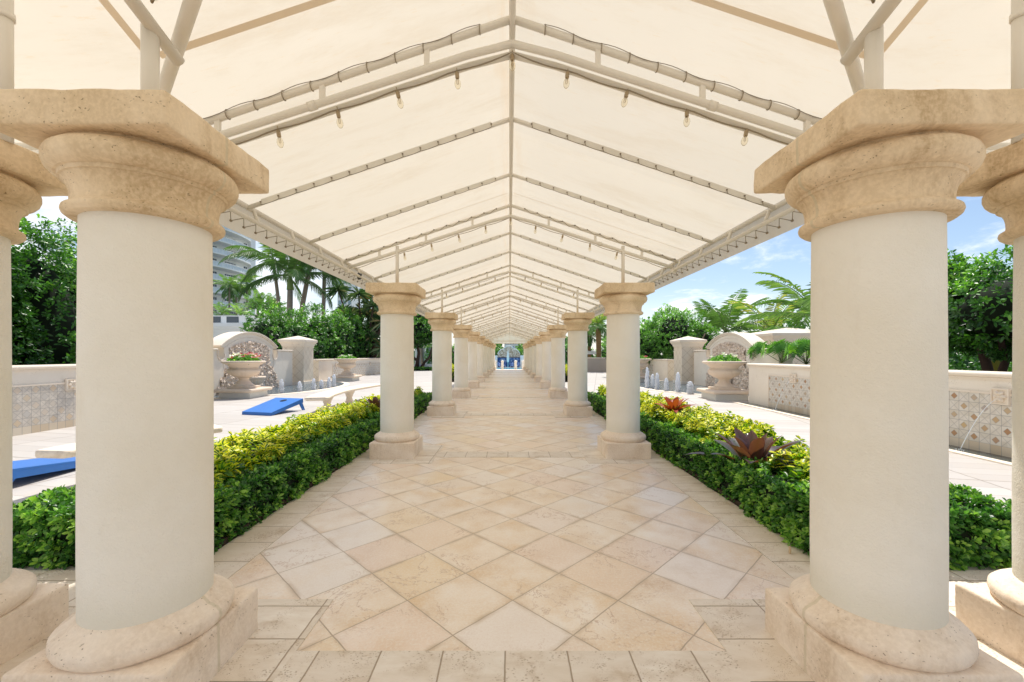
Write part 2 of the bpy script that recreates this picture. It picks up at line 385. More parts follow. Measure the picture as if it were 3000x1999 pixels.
def mat_rock():
    k = NT('coral_rock'); p = k.pos()
    n = k.noise(p, 9, 6, .7); v = k.vor(k.vm('ADD', p, k.vm('SCALE', k.noise(p, 6, 3, col=True), scale=.12)), 13)
    col = k.ramp(n, [(.3, (.60, .44, .32)), (.5, (.86, .71, .57)), (.7, (.93, .83, .71))])
    h = k.m('ADD', k.sm(v[0], .0, .6), n)
    col = k.mix(k.sm(k.noise(p, 24, 4, .8), .60, .68), col, (.17, .11, .07))
    return k.bsdf(col, .9, k.bump(h, 1.0, .05), spec=.15)
M['rock'] = mat_rock()
M['blue'] = simple('blue_board_paint', (.035, .19, .60), .38, .12, 3)
M['bluedark'] = simple('blue_board_edge', (.03, .17, .55), .4, .12, 3)
M['hole'] = simple('dark_hole', (.008, .02, .05), .9)
M['white'] = simple('white_building_paint', (.92, .92, .91), .6, .04, .5)
M['whitetrim'] = simple('white_trim', (.93, .93, .92), .5, .03, 2)
M['glass'] = simple('dark_window_glass', (.035, .055, .08), .12, .3, .6, .8)
M['bluglass'] = simple('pale_blue_glass', (.30, .42, .52), .2, .2, .6, .6)
M['rail'] = simple('balcony_panel', (.74, .80, .86), .3, .2, 1.5)
_k = NT('white_umbrella_cloth'); _a = _k.n('ShaderNodeBsdfDiffuse'); _b = _k.n('ShaderNodeBsdfTranslucent'); _a.inputs[0].default_value = (.92, .90, .88, 1); _b.inputs[0].default_value = (.92, .90, .88, 1)
_x = _k.n('ShaderNodeMixShader'); _x.inputs[0].default_value = .55; _k.set(_x.inputs[1], _a.outputs[0]); _k.set(_x.inputs[2], _b.outputs[0]); M['umbrella'] = _k.finish(_x.outputs[0])
M['tan'] = simple('tan_render', (.50, .43, .36), .8, .1, 2)
def mat_poolwall(kind):
    k = NT('pool_mosaic_' + kind); p = k.pos()
    q = k.vm('FLOOR', k.vm('SCALE', p, scale=3.2 if kind == 'blue' else 5.0))
    w = k.white(q)
    if kind == 'blue': col = k.ramp(w[0], [(0, (.015, .05, .20)), (.45, (.05, .13, .36)), (.75, (.14, .24, .48)), (1, (.36, .46, .62))])
    else: col = k.ramp(w[0], [(0, (.42, .27, .16)), (.5, (.66, .48, .34)), (1, (.88, .74, .60))])
    return k.bsdf(col, .4)
M['pool_blue'] = mat_poolwall('blue'); M['pool_brown'] = mat_poolwall('brown')
def mat_ground():
    k = NT('ground'); p = k.pos()
    col = k.mix(k.noise(p, .3, 5, .7), (.05, .08, .03), (.12, .13, .06)); return k.bsdf(col, .95)
M['ground'] = mat_ground()

# ---------------------------------------------------------------- mesh tools
class MB:
    def __init__(s): s.v = []; s.f = []; s.mi = []; s.sm = []
    def add(s, vs, fs, mi=0, smooth=False):
        b = len(s.v); s.v.extend([tuple(v) for v in vs])
        for f in fs: s.f.append([b + i for i in f]); s.mi.append(mi); s.sm.append(smooth)
        return s
    def box(s, x0, x1, y0, y1, z0, z1, mi=0):
        vs = [(x, y, z) for z in (z0, z1) for y in (y0, y1) for x in (x0, x1)]
        return s.add(vs, [(0, 2, 3, 1), (4, 5, 7, 6), (0, 1, 5, 4), (2, 6, 7, 3), (0, 4, 6, 2), (1, 3, 7, 5)], mi)
    def rbox(s, x0, x1, y0, y1, z0, z1, r=.02, n=6, wear=0.0, mi=0, seed=0):
        """rounded box with worn edges"""
        c = Vector(((x0 + x1) / 2, (y0 + y1) / 2, (z0 + z1) / 2)); h = Vector(((x1 - x0) / 2, (y1 - y0) / 2, (z1 - z0) / 2))
        def samp(hh):
            a = [-hh, -hh + r * .35, -hh + r]
            k = max(1, n); a += [-hh + r + (2 * hh - 2 * r) * i / k for i in range(1, k)]
            return a + [hh - r, hh - r * .35, hh]
        for ax in range(3):
            u, w = (ax + 1) % 3, (ax + 2) % 3
            su, sw = samp(h[u]), samp(h[w])
            for sg in (-1, 1):
                vs = []; fs = []
                for a in su:
                    for b in sw:
                        p = Vector((0, 0, 0)); p[ax] = sg * h[ax]; p[u] = a; p[w] = b
                        q = Vector([max(-h[i] + r, min(h[i] - r, p[i])) for i in range(3)])
                        d = p - q
                        if d.length > 1e-9: p = q + d.normalized() * r
                        if wear:
                            nn = noise.noise(p * 9 + Vector((seed, 0, 0))) + .6 * noise.noise(p * 26 + Vector((0, seed, 0)))
                            p = p + (d.normalized() if d.length > 1e-9 else Vector()) * nn * wear
                        vs.append(p + c)
                m = len(sw)
                for i in range(len(su) - 1):
                    for j in range(m - 1):
                        f = (i * m + j, (i + 1) * m + j, (i + 1) * m + j + 1, i * m + j + 1)
                        fs.append(f if sg > 0 else f[::-1])
                s.add(vs, fs, mi, True)
        return s
    def tube(s, pts, r, seg=8, mi=0, caps=True, closed=False):
        pts = [Vector(p) for p in pts]; n = len(pts); rs = r if isinstance(r, (list, tuple)) else [r] * n
        rings = []; prev = None
        for i, p in enumerate(pts):
            if i == 0: t = pts[1] - p
            elif i == n - 1: t = p - pts[i - 1]
            else: t = (pts[i + 1] - p).normalized() + (p - pts[i - 1]).normalized()
            t.normalize()
            if prev is None:
                a = Vector((0, 0, 1)) if abs(t.z) < .9 else Vector((1, 0, 0))
                u = t.cross(a).normalized()
            else:
                u = (prev - t * prev.dot(t)).normalized()
            prev = u; w = t.cross(u)
            rings.append([p + (u * math.cos(2 * math.pi * k / seg) + w * math.sin(2 * math.pi * k / seg)) * rs[i] for k in range(seg)])
        vs = [v for rg in rings for v in rg]; fs = []
        for i in range(n - 1):
            for k in range(seg):
                fs.append((i * seg + k, i * seg + (k + 1) % seg, (i + 1) * seg + (k + 1) % seg, (i + 1) * seg + k))
        s.add(vs, fs, mi, True)
        if caps: s.add(rings[0], [tuple(range(seg))[::-1]], mi); s.add(rings[-1], [tuple(range(seg))], mi)
        return s
    def lathe(s, prof, seg=32, c=(0, 0, 0), mi=0, a0=0, a1=2 * math.pi, flute=0, frange=None):
        full = abs(a1 - a0 - 2 * math.pi) < 1e-6; m = seg if full else seg + 1
        vs = []; fs = []
        for (r, z) in prof:
            for k in range(m):
                a = a0 + (a1 - a0) * k / seg; rr = r
                if flute and frange[0] <= z <= frange[1]:
                    tt = math.sin(math.pi * (z - frange[0]) / (frange[1] - frange[0]))
                    rr = r * (1 + .07 * tt * abs(math.sin(a * flute / 2)))
                vs.append((c[0] + rr * math.cos(a), c[1] + rr * math.sin(a), c[2] + z))
        for i in range(len(prof) - 1):
            for k in range(seg):
                k2 = (k + 1) % m if full else k + 1
                fs.append((i * m + k, i * m + k2, (i + 1) * m + k2, (i + 1) * m + k))
        return s.add(vs, fs, mi, True)
    def prism(s, poly, axis, a, b, mi=0):
        """extrude 2-D polygon along axis; poly given in the other two axes (cyclic order)"""
        def P(p, t):
            q = [0, 0, 0]; q[axis] = t; q[(axis + 1) % 3] = p[0]; q[(axis + 2) % 3] = p[1]; return q
        n = len(poly); vs = [P(p, a) for p in poly] + [P(p, b) for p in poly]
        fs = [(i, (i + 1) % n, n + (i + 1) % n, n + i) for i in range(n)] + [tuple(range(n))[::-1], tuple(range(n, 2 * n))]
        return s.add(vs, fs, mi)
    def build(s, name, mats, parent=None, loc=None):
        me = bpy.data.meshes.new(name); me.from_pydata(s.v, [], s.f)
        for m in (mats if isinstance(mats, (list, tuple)) else [mats]): me.materials.append(m)
        me.polygons.foreach_set('material_index', s.mi); me.polygons.foreach_set('use_smooth', s.sm)
        me.update()
        import bmesh
        bm = bmesh.new(); bm.from_mesh(me); bmesh.ops.remove_doubles(bm, verts=bm.verts, dist=1e-5)
        bmesh.ops.recalc_face_normals(bm, faces=bm.faces); bm.to_mesh(me); bm.free()
        o = bpy.data.objects.new(name, me); COL.objects.link(o)
        if parent: o.parent = parent
        if loc: o.location = loc
        return o

def thing(name, label, cat, loc=(0, 0, 0), rz=0, group=None):
    o = bpy.data.objects.new(name, None); COL.objects.link(o); o.empty_display_size = .2
    o.location = loc; o.rotation_euler = (0, 0, rz); o['label'] = label; o['category'] = cat
    if group: o['group'] = group
    return o
def tag(o, label, cat, group=None, kind=None):
    o['label'] = label; o['category'] = cat
    if group: o['group'] = group
    if kind: o['kind'] = kind
    return o
def struct(o): o['kind'] = 'structure'; return o
def dup(root, loc, rz=0, label=None, group=None, scale=None):
    kids = {}
    def cp(o, par):
        c = o.copy(); COL.objects.link(c)
        if par: c.parent = par
        for ch in list(o.children): cp(ch, c)
        return c
    r = cp(root, None); r.location = loc; r.rotation_euler = (0, 0, rz)
    if label: r['label'] = label
    if group: r['group'] = group
    if scale: r.scale = (scale,) * 3
    return r
ORD = ['first', 'second', 'third', 'fourth', 'fifth', 'sixth', 'seventh', 'eighth', 'ninth', 'tenth', 'eleventh', 'twelfth', 'thirteenth', 'fourteenth']

def norm(a): return a / np.maximum(np.linalg.norm(a, axis=1, keepdims=True), 1e-9)
def leaf_mesh(name, C, D, N, Ln, Wn, mat, parent=None, tint=None, droop=0.12, fold=.25, shape=(.30, .85, .72, .8)):
    n = len(C); D = norm(D); Sd = norm(np.cross(D, N)); N = norm(np.cross(Sd, D))
    Ln = np.asarray(Ln).reshape(-1, 1) * np.ones((n, 1)); Wn = np.asarray(Wn).reshape(-1, 1) * np.ones((n, 1))
    t1, w1, t2, w2 = shape
    g = np.array([[0, 0, -1.0]])
    def pt(t, s, w): return C + D * Ln * t + Sd * Wn * .5 * s * w + N * Wn * .5 * abs(s) * w * fold + g * Ln * droop * t * t
    V = np.stack([pt(0, 0, 0), pt(t1, 1, w1), pt(t2, 1, w2), pt(1, 0, 0), pt(t2, -1, w2), pt(t1, -1, w1)], 1).reshape(-1, 3)
    base = (np.arange(n) * 6)[:, None]
    F = np.concatenate([base + np.array([[0, 1, 2, 3]]), base + np.array([[0, 3, 4, 5]])], 1).reshape(-1)
    me = bpy.data.meshes.new(name)
    me.vertices.add(n * 6); me.vertices.foreach_set('co', V.astype(np.float32).ravel())
    me.loops.add(n * 8); me.loops.foreach_set('vertex_index', F.astype(np.int32))
    me.polygons.add(n * 2); me.polygons.foreach_set('loop_start', (np.arange(n * 2) * 4).astype(np.int32))
    me.polygons.foreach_set('loop_total', np.full(n * 2, 4, np.int32))
    if tint is None: tint = rng.random(n)
    a = me.attributes.new('tint', 'FLOAT', 'POINT'); a.data.foreach_set('value', np.repeat(np.clip(tint, 0, 1), 6).astype(np.float32))
    e = me.attributes.new('edge', 'FLOAT', 'POINT'); e.data.foreach_set('value', np.tile([0, 1, 1, 0.2, 1, 1], n).astype(np.float32))
    me.materials.append(mat); me.update(); me.validate()
    o = bpy.data.objects.new(name, me); COL.objects.link(o)
    if parent: o.parent = parent
    return o
def rnd(n, s=1.0): return (rng.random((n, 3)) - .5) * 2 * s
def sprigs(P, A, k, spread=(.5, 1.15), stem=.03):
    """k leaves radiating round each sprig axis -> centres, directions, normals"""
    n = len(P); A = norm(A); ref = np.where(np.abs(A[:, 2:3]) > .9, np.array([[1., 0, 0]]), np.array([[0, 0, 1.]]))
    U = norm(np.cross(A, ref)); W = np.cross(A, U)
    Cs, Ds, Ns, I = [], [], [], []
    ph0 = rng.random(n) * 6.28
    for i in range(k):
        ph = ph0 + i * 2.4 + rng.normal(0, .25, n); th = spread[0] + (spread[1] - spread[0]) * (i + .5) / k + rng.normal(0, .15, n)
        rad = U * np.cos(ph)[:, None] + W * np.sin(ph)[:, None]
        D = A * np.cos(th)[:, None] + rad * np.sin(th)[:, None]
        Ns.append(A * np.sin(th)[:, None] - rad * np.cos(th)[:, None] + rnd(n, .15)); Ds.append(D)
        Cs.append(P - A * stem * (i / k) + rad * .004); I.append(np.arange(n))
    return np.concatenate(Cs), np.concatenate(Ds), np.concatenate(Ns), np.concatenate(I)

def lump(P, sc=1.2, seed=0):
    return np.array([noise.noise(Vector((p[0] * sc + seed, p[1] * sc, p[2] * sc))) for p in P])
def box_faces(x0, x1, y0, y1, z0, z1, dens, faces):
    """random points + normals on the faces of a box; dens(y) -> per m2"""
    Ps, Ns = [], []
    F = {'x-': (0, x0, (-1, 0, 0)), 'x+': (0, x1, (1, 0, 0)), 'y-': (1, y0, (0, -1, 0)), 'y+': (1, y1, (0, 1, 0)), 'z+': (2, z1, (0, 0, 1))}
    lo, hi = (x0, y0, z0), (x1, y1, z1)
    for f in faces:
        ax, v, nn = F[f]; o = [i for i in range(3) if i != ax]
        area = (hi[o[0]] - lo[o[0]]) * (hi[o[1]] - lo[o[1]])
        dm = max(dens(y0), dens(y1)); n = int(area * dm)
        P = np.zeros((n, 3)); P[:, ax] = v
        for q in o: P[:, q] = lo[q] + rng.random(n) * (hi[q] - lo[q])
        keep = rng.random(n) < np.array([dens(y) for y in P[:, 1]]) / dm
        P = P[keep]; Ps.append(P); Ns.append(np.tile(nn, (len(P), 1)).astype(float))
    return np.concatenate(Ps), np.concatenate(Ns)

# ---------------------------------------------------------------- camera, sun, sky
cam = bpy.data.cameras.new('camera'); co = bpy.data.objects.new('camera', cam); COL.objects.link(co)
co.location = (0, 0, EYE); co.rotation_euler = (R(90), 0, 0)
cam.sensor_width = 36; cam.lens = 36 * 1240 / 3000; cam.shift_x = 8 / 3000; cam.shift_y = 40.5 / 3000
cam.clip_end = 3000; cam.clip_start = .05; S.camera = co
S.view_settings.view_transform = 'Standard'; S.view_settings.look = 'None'; S.view_settings.exposure = 0
SUN_EL, SUN_AZ = R(64), R(12)      # azimuth from +Y toward +X
sd = bpy.data.lights.new('sun', 'SUN'); sd.energy = 4.8; sd.angle = R(1.5); sd.color = (1, .95, .87)
so = bpy.data.objects.new('sun', sd); COL.objects.link(so)
dirv = Vector((math.sin(SUN_AZ) * math.cos(SUN_EL), math.cos(SUN_AZ) * math.cos(SUN_EL), math.sin(SUN_EL)))
so.rotation_euler = dirv.to_track_quat('Z', 'Y').to_euler(); so.location = (0, 0, 30)
w = bpy.data.worlds.new('World'); S.world = w; w.use_nodes = True; nt = w.node_tree; nt.nodes.clear()
class WN(NT):
    def __init__(s): s.t = nt; s.out = nt.nodes.new('ShaderNodeOutputWorld')
k = WN()
sky = k.n('ShaderNodeTexSky', sky_type='NISHITA'); sky.sun_disc = False; sky.sun_elevation = SUN_EL; sky.sun_rotation = SUN_AZ
sky.air_density = 1.0; sky.dust_density = 1.0; sky.ozone_density = 2.0
d = k.n('ShaderNodeTexCoord').outputs['Generated']; dx = k.xyz(d)
pl = k.comb(k.m('DIVIDE', dx[0], k.m('ADD', dx[2], .22)), k.m('DIVIDE', dx[1], k.m('ADD', dx[2], .22)), 0)
cl = k.noise(pl, 1.15, 7, .6, .4)
cm = k.sm(cl, .56, .70)
hazy = k.sm(dx[0], -.05, -.75)         # thin bright cloud sheet over the left half
cm = k.m('MAXIMUM', cm, k.m('MULTIPLY', hazy, k.sm(cl, .32, .6)))
hor = k.sm(dx[2], .0, .16, .45, 0)
cm = k.m('MAXIMUM', cm, hor)
col = k.mix(cm, sky.outputs[0], (9.6, 9.5, 9.4))
bg = k.n('ShaderNodeBackground'); k.set(bg.inputs[0], col); bg.inputs[1].default_value = .15
nt.links.new(bg.outputs[0], k.out.inputs[0])
S.cycles.max_bounces = 8; S.cycles.diffuse_bounces = 5; S.cycles.transparent_max_bounces = 12; S.cycles.glossy_bounces = 3
S.cycles.use_denoising = True; S.cycles.sample_clamp_indirect = 6

# ---------------------------------------------------------------- ground and paving
g = MB(); g.add([(-900, -300, -1.34), (900, -300, -1.34), (900, 1500, -1.34), (-900, 1500, -1.34)], [(0, 1, 2, 3)]); struct(g.build('ground', M['ground']))
YE = 10.5 * L
g = MB(); g.box(-26, 26, -10, YE, -1.3, 0); struct(g.build('deck', M['deck']))
g = MB(); g.box(-1.81, 1.83, -5, YE - .3, -.02, .004); struct(g.build('walkway', M['marble']))
g = MB(); g.box(-2.15, -1.813, -5, YE - .3, -.02, .005); struct(g.build('walkway_border', M['trav_side']))
g = MB(); g.box(1.833, 2.17, -5, YE - .3, -.02, .005); struct(g.build('walkway_border', M['trav_side']))
ROWS = [.468] + [i + .5 for i in range(1, 10)] + [10.12]
CX = (-.397, .403)
g = MB(); h = MB()
for i, r in enumerate(ROWS[:-1]):
    y = r * L
    if i == 0: g.box(-1.04, 1.06, y - .36 + .5 - .34, y + .135, .0, .009)
    else: g.box(-1.04, 1.06, y - .2, y + .13, .0, .009)
    for s in (-1, 1):
        a, b = sorted((s * 1.045 + .01, s * 1.79 + .01)); h.box(a, b, y - .55, y + .57, .0, .0085)
g.box(-1.04, 1.06, .2, 1.42, 0, .0083)
struct(g.build('paving_band', M['trav_band'])); struct(h.build('column_paving', M['trav_pad']))
g = MB(); g.box(-8, 2.15 * -1 - .01, -1, 2.83, -.02, .005); g.box(2.18, 8, -1, 2.83, -.02, .005); struct(g.build('cross_paving', M['trav_pad']))

# ---------------------------------------------------------------- columns
def make_column(label):
    t = thing('column', label, 'column', group='columns of the colonnade')
    b = MB(); b.rbox(-.31, .31, -.31, .31, -.01, .226, .014, 14, .003, seed=3); b.build('plinth', M['base'], t)
    b = MB(); pr = [(.25, .20), (.298, .226), (.312, .24), (.3205, .262), (.318, .288), (.303, .304), (.292, .309), (.285, .316), (.268, .322), (.255, .334), (.238, .35), (.2, .35)]
    b.lathe(pr, 72); b.build('base_moulding', M['base'], t)
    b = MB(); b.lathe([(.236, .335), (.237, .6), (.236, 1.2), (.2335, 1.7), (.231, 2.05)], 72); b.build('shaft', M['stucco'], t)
    T = 2.437
    b = MB()
    pr = [(.20, .43), (.232, .417), (.2321, .4165), (.268, .416), (.2685, .4155), (.281, .405), (.2845, .394), (.282, .383), (.268, .374), (.2595, .366), (.2575, .350), (.259, .325), (.2635, .302), (.272, .282), (.283, .268), (.2832, .267), (.2915, .2665), (.292, .266), (.293, .2495), (.2935, .249), (.303, .2485), (.3035, .248), (.318, .240), (.331, .224), (.3385, .203), (.3385, .182), (.331, .163), (.315, .150), (.3145, .1495), (.296, .149), (.2955, .1485), (.295, .120)]
    b.lathe([(r_, T - z) for r_, z in pr], 72); b.build('capital', M['capital'], t)
    b = MB(); b.rbox(-.347, .347, -.347, .347, T - .133, T, .012, 16, .0035, seed=8); b.build('abacus', M['capital'], t)
    return t
c0 = make_column('first cream column of the left row, nearest the camera, beside the low hedge')
c0.location = (CX[0] * L, ROWS[0] * L, 0)
for side, sn in ((0, 'left'), (1, 'right')):
    for i, r in enumerate(ROWS):
        if side == 0 and i == 0: continue
        lab = (f'{ORD[i]} cream column of the {sn} row, counted from the camera' if 0 < i < len(ROWS) - 1 else
               (f'first cream column of the {sn} row, nearest the camera, beside the hedge' if i == 0 else f'farthest cream column of the {sn} row, at the pool end'))
        dup(c0, (CX[side] * L, r * L, 0), R(180) if side else R(0), lab)
dup(c0, (-.650 * L, .478 * L, 0), R(90), 'outer cream column cut by the left edge of the photo')
dup(c0, (.657 * L, .478 * L, 0), R(270), 'outer cream column cut by the right edge of the photo')
# a grey smudge on the shaft of the second left column
sm_ = NT('grey_smudge'); _o = sm_.obj(); _l = sm_.vm('LENGTH', _o)
_t = sm_.n('ShaderNodeBsdfTransparent'); _d = sm_.n('ShaderNodeBsdfDiffuse'); _d.inputs[0].default_value = (.38, .40, .34, 1)
_m = sm_.n('ShaderNodeMixShader'); sm_.set(_m.inputs[0], sm_.sm(_l, .0, .085, .55, 0)); sm_.set(_m.inputs[1], _t.outputs[0]); sm_.set(_m.inputs[2], _d.outputs[0]); sm_.finish(_m.outputs[0])

# ---------------------------------------------------------------- canopy
def hf(x): return EYE + (.545 - .337 * abs(x)) * L     # fabric height over the main walk, x in L
def hw(y): return EYE + (.545 - .337 * abs(y - .09)) * L
YEND = 10.2; XW = 1.03
can = thing('canopy', 'long cream canvas canopy on white steel frame over the colonnade', 'canopy', (0, 0, 0))
OX = .02
b = MB()
def fq(pts, mi=0): b.add([(x * L + OX, y * L, z) for x, y, z in pts], [tuple(range(len(pts)))], mi)
RAFT = [.948, 1.24]
for n in range(1, 10):
    RAFT += [n + .5 + .333, n + .5 + .667] if n < 9 else [9.8]
TR = [.668] + [i + .5 for i in range(1, 10)] + [10.12]
ys = sorted(set([.69] + RAFT + TR[1:] + [YEND]))
for s in (-1, 1):
    fq([(0, .09, hf(0)), (0, .69, hf(0)), (s * .6, .69, hf(.6))])
    for a, c in zip(ys[:-1], ys[1:]):
        nx = 8
        for q in range(4):
            ya, yb = a + (c - a) * q / 4, a + (c - a) * (q + 1) / 4
            def sg(y, x):
                u = (y - a) / (c - a); return -.018 * math.sin(math.pi * u) * math.sin(math.pi * min(1, abs(x) / .6))
            for j in range(nx):
                xa, xb = s * .6 * j / nx, s * .6 * (j + 1) / nx
                fq([(xa, ya, hf(xa) + sg(ya, xa)), (xb, ya, hf(xb) + sg(ya, xb)), (xb, yb, hf(xb) + sg(yb, xb)), (xa, yb, hf(xa) + sg(yb, xa))])
    fq([(0, .09, hw(.09)), (s * .6, .69, hw(.69)), (s * XW, .69, hw(.69)), (s * XW, .09, hw(.09))])
    fq([(0, .09, hf(0)), (s * .6, -.51, hf(.6)), (s * .6, -1.2, hf(.6)), (0, -1.2, hf(0))])
    fq([(0, .09, hw(.09)), (s * XW, .09, hw(.09)), (s * XW, -.51, hw(.69)), (s * .6, -.51, hw(.69))])
fab = b.build('fabric_roof', M['canvas'], can)
for p in fab.data.polygons: p.use_smooth = True
def seam(q):
    global b
    b = MB(); fq(q); b.build('seam', M['seam'], can)
def strip_main(y, wd=.012):
    for s in (-1, 1):
        z = -.028 if y > .69 else -.006
        x0 = 0.01; x1 = .59 if y > .69 else (y - .09)
        seam([(s * x0, y - wd / 2, hf(x0) + z), (s * x1, y - wd / 2, hf(x1) + z), (s * x1, y + wd / 2, hf(x1) + z), (s * x0, y + wd / 2, hf(x0) + z)])
strip_main(.55, .011)
strip_main(1.40, .003)
for y in (4.4, 7.45): strip_main(y, .004)
for s in (-1, 1):
    seam([(s * .468, .56, hw(.56) - .006), (s * .479, .57, hw(.57) - .006), (s * .479, .09, hw(.09) - .006), (s * .468, .09, hw(.09) - .006)])
    seam([(s * .87, .69, hw(.69) - .006), (s * .881, .69, hw(.69) - .006), (s * .881, .09, hw(.09) - .006), (s * .87, .09, hw(.09) - .006)])
VB = EYE + .268 * L
b = MB()
def vband(x0, y0, x1, y1, zt, zb, n):
    for i in range(n):
        p, q = i / n, (i + 1) / n
        X0, Y0, X1, Y1 = x0 + (x1 - x0) * p, y0 + (y1 - y0) * p, x0 + (x1 - x0) * q, y0 + (y1 - y0) * q
        fq([(X0, Y0, zt), (X1, Y1, zt), (X1, Y1, zb), (X0, Y0, zb)])
for s in (-1, 1):
    vband(s * .6, .69, s * .6, YEND, hf(.6), VB, 60)
    vband(s * .6, .69, s * XW, .69, hw(.69), VB, 6); vband(s * .6, -.51, s * XW, -.51, hw(.69), VB, 6)
    vband(s * .6, -.51, s * .6, -1.2, hf(.6), VB, 4)
b.build('valance', M['canvas'], can)
b = MB()
fq([(-.6, YEND, hf(.6)), (0, YEND, hf(0)), (.6, YEND, hf(.6)), (.6, YEND, VB), (-.6, YEND, VB)])
for i in range(-3, 4):
    x = i * .15; b.box(x * L + OX - .012, x * L + OX + .012, YEND * L - .02, YEND * L - .005, VB + .1, hf(x) - .05, 1)
b.box(-.58 * L, .58 * L, YEND * L - .03, YEND * L - .006, VB + .24, VB + .29, 1)
b.box(-.59 * L, .59 * L, YEND * L - .03, YEND * L - .006, VB, VB + .03, 1)
b.build('gable_panel', [M['canvas'], M['seam']], can)
# frame
def W(x, y, h): return (x * L + OX, y * L, EYE + h * L)
b = MB(); b.tube([W(0, -1.1, .526), W(0, YEND, .526)], .021, 10); b.build('ridge_pole', M['frame'], can)
b = MB(); b.tube([W(-XW, .09, .526), W(XW, .09, .526)], .021, 10); b.build('ridge_pole', M['frame'], can)
for s in (-1, 1):
    b = MB(); b.tube([W(s * .593, .69, .331), W(s * .593, YEND, .331)], .023, 8); b.build('eave_rail', M['frame'], can)
    b = MB(); b.tube([W(s * .578, .67, .300), W(s * .578, YEND, .300)], .021, 8)
    y = .8
    while y < YEND:
        b.tube([W(s * .578, y, .300), W(s * .590, y, .331)], .017, 6)
        y += .1667
    for r in TR[1:]:
        b.box(s * .578 * L + OX - .03, s * .578 * L + OX + .03, r * L - .05, r * L + .05, EYE + .293 * L, EYE + .307 * L)
    b.build('eave_rail', M['frame'], can)
    b = MB(); b.tube([W(s * .6, .672, .331), W(s * XW, .672, .331)], .023, 8); b.tube([W(s * .577, .655, .300), W(s * XW, .655, .300)], .021, 8); b.build('eave_rail', M['frame'], can)
    # zigzag lacing that ties the valance to the lower rail
    b = MB(); pts = []; y = .70; i = 0; random.seed(5)
    while y < 8.0:
        pts.append(W(s * (.582 if i % 2 == 0 else .5955), y, (.296 if i % 2 == 0 else .2845) + random.uniform(-.001, .001))); y += .022 + (y > 3) * .02; i += 1
    b.tube(pts, .0036, 4); 
    for j in range(1, len(pts), 2):
        p = pts[j]; b.tube([(p[0], p[1] - .008, p[2]), (p[0], p[1] + .008, p[2])], .011, 6)
    b.build('lacing', M['cord'], can)

def rafter_mesh(b, hx, h0, hh, r, sleeve):
    for s in (-1, 1):
        P = lambda x, dz=0: (x * s * L, 0, (h0 + (hh - h0) * x / hx) * L + dz)
        b.tube([P(0.0), P(hx)], r, 8, 0)
        if sleeve:
            # canvas sleeve laced round the tube, with grommets and sagging edge
            x0, x1 = .045, hx * .94; N_ = 13; pts = []
            sl = (hh - h0) / hx
            for i in range(N_ * 4 + 1):
                u = x0 + (x1 - x0) * i / (N_ * 4)
                pts.append(P(u, -r - .006 - .006 * abs(math.sin(math.pi * i / 4))))
            vs = []; fs = []
            for i, p in enumerate(pts):
                top = P(x0 + (x1 - x0) * i / (N_ * 4), r * 1.1)
                vs += [(top[0], -r - .005, top[2]), (p[0], -r - .009, p[2])]
            for i in range(len(pts) - 1): fs.append((2 * i, 2 * i + 1, 2 * i + 3, 2 * i + 2))
            b.add(vs, fs, 1, True)
            for i in range(N_ + 1):
                u = x0 + (x1 - x0) * i / N_; p = P(u, -r * .1)
                b.tube([(p[0], -r - .016, p[2]), (p[0], -r - .009, p[2])], .0075, 8, 2)
                b.tube([(p[0], -r - .014, p[2]), (p[0] + .006, -r - .012, p[2] - .03)], .0028, 4, 3)
            b.tube([(p[0], -r - .004, p[2] - .001) for p in pts], .0022, 4, 2)  # thin dark tube drawn as the shadow under the sleeve edge
b = MB(); rafter_mesh(b, .593, .53, .33, .021, True)
r0 = b.build('rafter', [M['frame'], M['sleeve'], M['grommet_shade'], M['cord']], can, (OX, RAFT[0] * L, EYE - .006))
for y in RAFT[1:]:
    c = r0.copy(); COL.objects.link(c); c.parent = can; c.location = (OX, y * L, EYE - .006)
def truss_mesh(double, style):
    b = MB(); rr = .024
    for s in (-1, 1):
        U = lambda x: Vector((s * x * L, 0, (.53 - .337 * x) * L)); Dn = lambda x: Vector((s * x * L, 0, (.496 - .326 * x) * L))
        b.tube([U(0), U(.593)], rr, 8)
        pts = [Dn(0) + Vector((0, 0, -.02)), Dn(.03) + Vector((0, 0, -.012))] + [Dn(x) for x in (.07, .2, .4, .577)]
        b.tube(pts, rr, 10)
        if double: b.tube([p + Vector((0, .075, -.02)) for p in pts], rr * .95, 10)
        for x in (.135, .30, .465): b.box(s * x * L - .016, s * x * L + .016, -.012, .012, Dn(x).z, U(x).z)
        for x in (.31,):
            p, q = Dn(x), Dn(x + .012); b.tube([p, q], rr + .006, 10)
        n = 12
        if style == 0:
            pts = []
            for i in range(n * 4 + 1):
                x = .05 + .53 * i / (n * 4); p = U(x); pts.append(p + Vector((0, -rr - .003,   .013 + .009 * math.sin(math.pi * i / 4 * 1.0))))
            b.tube(pts, .0026, 4, 2)  # wavy dark tube standing in for the shadow line above the chord
            for i in range(n + 1):
                x = .05 + .53 * i / n; p = U(x)
                ring = [p + Vector((s * .012 * math.sin(a) * .2 + s * .006, (rr + .005) * math.cos(a), (rr + .005) * math.sin(a))) for a in [j * math.pi / 5 for j in range(11)]]
                b.tube(ring, .0032, 4, 3)
        else:
            pts = []; random.seed(3)
            for i in range(n * 2 + 1):
                x = .05 + .53 * i / (n * 2); p = U(x)
                pts.append(p + Vector((random.uniform(-.01, .01), -rr - .006, (-.03 if i % 2 else .014) + random.uniform(-.008, .008))))
                if i % 2 == 0: b.tube([p + Vector((0, -rr - .008, .01)), p + Vector((0, -rr - .002, .01))], .010, 8, 2)
            b.tube(pts, .0034, 4, 3)
    return b
fr4 = [M['frame'], M['sleeve'], M['grommet_shade'], M['cord']]
